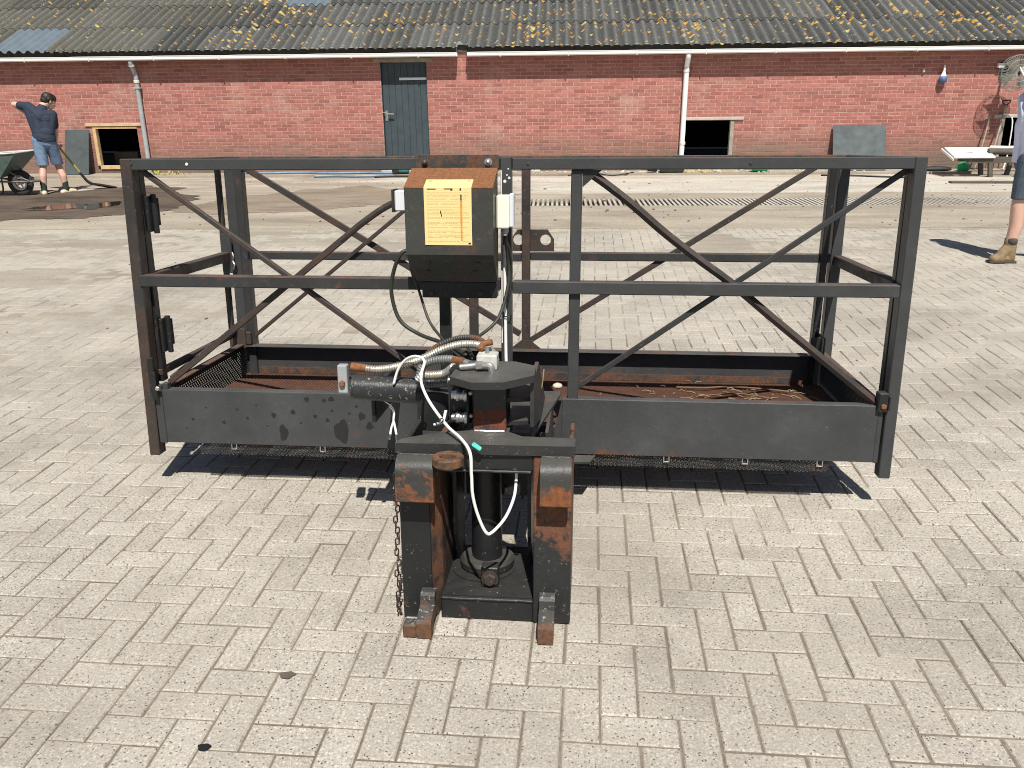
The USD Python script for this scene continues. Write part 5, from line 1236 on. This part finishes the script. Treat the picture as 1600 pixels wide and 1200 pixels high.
# low trestle with white boards
ts = thing("trestle", "low dark timber trestle in front of the right hatch", "trestle", tuple(W(8.5, -1.0, .0135)), WYAW)
obj("beam", cbox(-.55, .55, -.16, -.10, .24, .31, .004), M["wood_dark"], ts)
obj("beam", cbox(-.55, .55, .18, .24, .24, .31, .004), M["wood_dark"], ts)
for xx, yy in ((-.16, -.13), (-.16, .21), (.36, -.13), (.36, .21)):
    obj("leg", bar((xx, yy, .24), (xx - .04 * np.sign(xx), yy, .0), .07, .06, (0, 1, 0), .004), M["wood_dark"], ts)
tx = thing("white_board", "white board with an oval hand hole on the left end of the trestle", "board", tuple(W(8.02, -1.0, .338)), WYAW)
hb = sbox(-.33, -.20, .36, .24).difference(affinity.scale(Polygon([(math.cos(a), math.sin(a)) for a in np.linspace(0, 2 * np.pi, 21)[:-1]]), .06, .035, origin=(0, 0)))
mb = plate(hb, .022, XY(0.0)); mv = np.asarray(mb.vertices); mv[:, 2] += (mv[:, 1] + .2) * .30
obj("panel", T(mv, mb.faces), M["white_dirty"], tx)
obj("edge_strip", bar((-.35, -.22, -.02), (-.37, .24, .115), .05, .016, (1, 0, .3)), M["white_paint"], tx)
obj("white_board", bar(W(8.15, -.70, .47), W(9.3, -.72, .47), .16, .022, (0, 0, 1)), M["white_dirty"], label="white board lying further back along the trestle", cat="board")
obj("steel_tube", cyl(W(8.33, -1.02, .435), W(9.6, -1.05, .40), .05, 14), M["wood_dark"], smooth=35, label="dark round tube lying across the trestle", cat="tube")
obj("white_rail", cyl(W(8.34, -1.03, .510), W(9.6, -1.06, .478), .022, 12), M["white_paint"], smooth=35, label="thin white rail lying on top of the dark tube", cat="rail")
# green bucket bottom, black blocks, hoses and rubble at the wall foot
gb = thing("bucket", "bright green plastic bucket lying at the foot of the wall", "bucket", tuple(W(4.60, -.42, .057)), WYAW)
obj("tub", lathe([(0, 0), (.105, 0), (.115, .01), (.135, .24), (.145, .245), (.145, .255), (.128, .255), (.108, .02), (0, .02)], (-.14, 0, .128), (1, 0, .03), 24), M["green_plastic"], gb, smooth=40)
obj("handle", tube([(.10, -.13, .13), (.16, -.10, .02), (.17, 0, .005), (.16, .10, .02), (.10, .13, .13)], .004, 6, 5), M["bolt"], gb, smooth=True)
bk = thing("drum", "black plastic drum lying against the wall behind the top rail", "drum", tuple(W(2.95, -.48, .057)), WYAW)
obj("shell", lathe([(0, 0), (.085, 0), (.095, .01), (.095, .12), (.100, .125), (.100, .14), (.095, .145), (.095, .30), (.100, .305), (.100, .32), (.095, .325), (.095, .42), (.085, .43), (0, .43)], (-.17, 0, .10), (1, 0, 0), 20), M["dark_panel"], bk, smooth=35)
bk = thing("bucket", "small black bucket lying on its side left of the drum", "bucket", tuple(W(2.62, -.46, .057)), WYAW)
obj("tub", lathe([(0, 0), (.06, 0), (.075, .15), (.082, .152), (.082, .16), (.07, .16), (.056, .012), (0, .012)], (-.06, 0, .085), (1, .1, 0), 18), M["rubber"], bk, smooth=35)
bk = thing("sprayer", "small black and teal wheeled container by the door", "container", tuple(W(-2.02, -.42, .057)), WYAW)
obj("tank", cbox(-.07, .16, -.09, .09, .03, .17, .02), M["teal_plastic"], bk)
for yy in (-.105, .105):
    obj("wheel", lathe([(0, -.018), (.05, -.018), (.062, -.012), (.062, .012), (.05, .018), (0, .018)], (-.08, yy, .064), (0, 1, 0), 18), M["rubber"], bk, smooth=35)
def ground_hose(pts, r, m, label):
    obj("hose", tube([W(u, of, .055 + r if of > -.54 else .016 + r) for u, of in pts], r, 8, 8), m, smooth=True, label=label, cat="hose")
ground_hose([(-5.4, -.30), (-4.6, -.36), (-4.0, -.30), (-3.4, -.42), (-2.7, -.40), (-2.3, -.46), (-1.9, -.40), (-1.3, -.44)], .022, M["hose_blue"], "longer light blue hose along the foot of the wall left of the door")
ground_hose([(-3.6, -.66), (-3.2, -.60), (-2.8, -.68), (-2.4, -.62), (-2.1, -.64)], .024, M["hose_blue"], "shorter pale blue hose on the concrete in front of the door")
ground_hose([(-2.45, -.75), (-2.1, -.66), (-1.6, -.70), (-1.2, -.62)], .018, M["rubber"], "black hose on the concrete under the door")
ground_hose([(7.1, -1.3), (6.6, -1.15), (6.2, -.95), (5.6, -.80)], .014, M["rubber"], "thin black hose on the pale concrete right of the slate grey panel")
ground_hose([(1.1, -.62), (1.5, -.5), (1.9, -.65), (2.3, -.5)], .012, M["rubber"], "thin dark hose curled left of the small black bucket")
obj("plank", bar(W(7.3, -2.05, .03), W(10.2, -2.25, .03), .14, .028, (0, 0, 1)), M["wood_dark"], label="dark plank lying on the pale concrete in front of the trestle", cat="plank")
gp = trimesh.creation.icosphere(3, 1.0); gv = np.asarray(gp.vertices); gv = gv * (1 + .5 * (meshkit.fbm(gv * 2.2, 3, 5)[:, None] - .5)) * [.12, .09, .085]
obj("plastic_bag", T(gv + W(8.23, -.42, .12), gp.faces), M["green_plastic"], smooth=True, label="crumpled green plastic bag at the wall foot left of the trestle", cat="bag")
gv = np.asarray(gp.vertices); gv = gv * (1 + .5 * (meshkit.fbm(gv * 2.2, 3, 8)[:, None] - .5)) * [.30, .08, .05]
obj("black_bag", T(gv + W(7.75, -.40, .09), gp.faces), M["rubber"], smooth=True, label="flat black plastic sheet crumpled beside the green bag", cat="plastic sheet")
def scatter(fn, n, size, seed, flat=.6):
    r = np.random.default_rng(seed); ms = []
    base = trimesh.creation.icosphere(1, 1.0)
    for _ in range(n):
        x, y, z = fn(r); s = size * r.lognormal(0, .45)
        v = np.asarray(base.vertices) * (1 + .35 * r.normal(size=(len(base.vertices), 1)) * .6) * [s, s * r.uniform(.6, 1), s * flat]
        a = r.uniform(0, 6.3); c, s_ = math.cos(a), math.sin(a)
        v = v @ np.array([[c, s_, 0], [-s_, c, 0], [0, 0, 1]])
        ms.append((v + [x, y, z], base.faces))
    return stack(ms)
def along_wall(r):
    u = r.uniform(-1, 6.5); p = W(u, r.uniform(-.5, -.06), .06); return p
obj("rubble", scatter(along_wall, 130, .022, 3), M["stone"], kind="stuff", label="small pale rubble and crumbs along the foot of the wall")
obj("spilled_bedding", scatter(lambda r: W(r.normal(3.7, .28), r.uniform(-.5, -.02), .062), 150, .030, 6, .5), M["straw"], kind="stuff", label="pale spilled bedding below the middle hatch")
obj("yard_crumbs", scatter(lambda r: (lambda u, of: W(u, of, .016))(r.uniform(-8, 9), -r.uniform(1.0, 6.4)), 380, .010, 11, .5), M["twig"], kind="stuff", label="scattered dark crumbs of dirt on the concrete apron")
obj("leaf_crumbs", scatter(lambda r: (r.uniform(-5.5, 5.5), r.uniform(4, 9.3), .002), 150, .0055, 12, .35), M["twig"], kind="stuff", label="scattered dry leaf crumbs on the paving")
wd = []
r = np.random.default_rng(5)
for _ in range(60):
    p = W(r.normal(-6.72, .22), r.uniform(-.5, -.2), .058); a = r.uniform(0, 6.3); L = r.uniform(.05, .12)
    d = np.array([math.cos(a) * .7, math.sin(a) * .7, r.uniform(.3, .9)]) * L; s_ = np.cross(d, [0, 0, 1.0]); s_ = s_ / (np.linalg.norm(s_) + 1e-9) * .014
    wd.append((np.array([p, p + d * .5 + s_, p + d, p + d * .5 - s_]), [[0, 1, 2], [0, 2, 3]]))
obj("weeds", stack(wd), M["weed"], kind="stuff", label="low yellow-green weeds at the foot of the grey downpipe")
for (x, y, rx, ry, lb) in ((-.640, 1.93, .022, .015, "small dark oil spot on the paving left of the lower hooks"), (-.78, 1.66, .016, .013, "small round black spot on the paving nearest the viewer")):
    a = np.linspace(0, 2 * np.pi, 25)[:-1]; w_ = 1 + .12 * np.sin(3 * a) + .1 * np.sin(5 * a + 1)
    obj("oil_spot", sheet(Polygon(np.c_[x + rx * np.cos(a) * w_, y + ry * np.sin(a) * w_]), .0042), M["soft_stain"] if x > -.7 else M["stain"], label=lb, kind="structure")
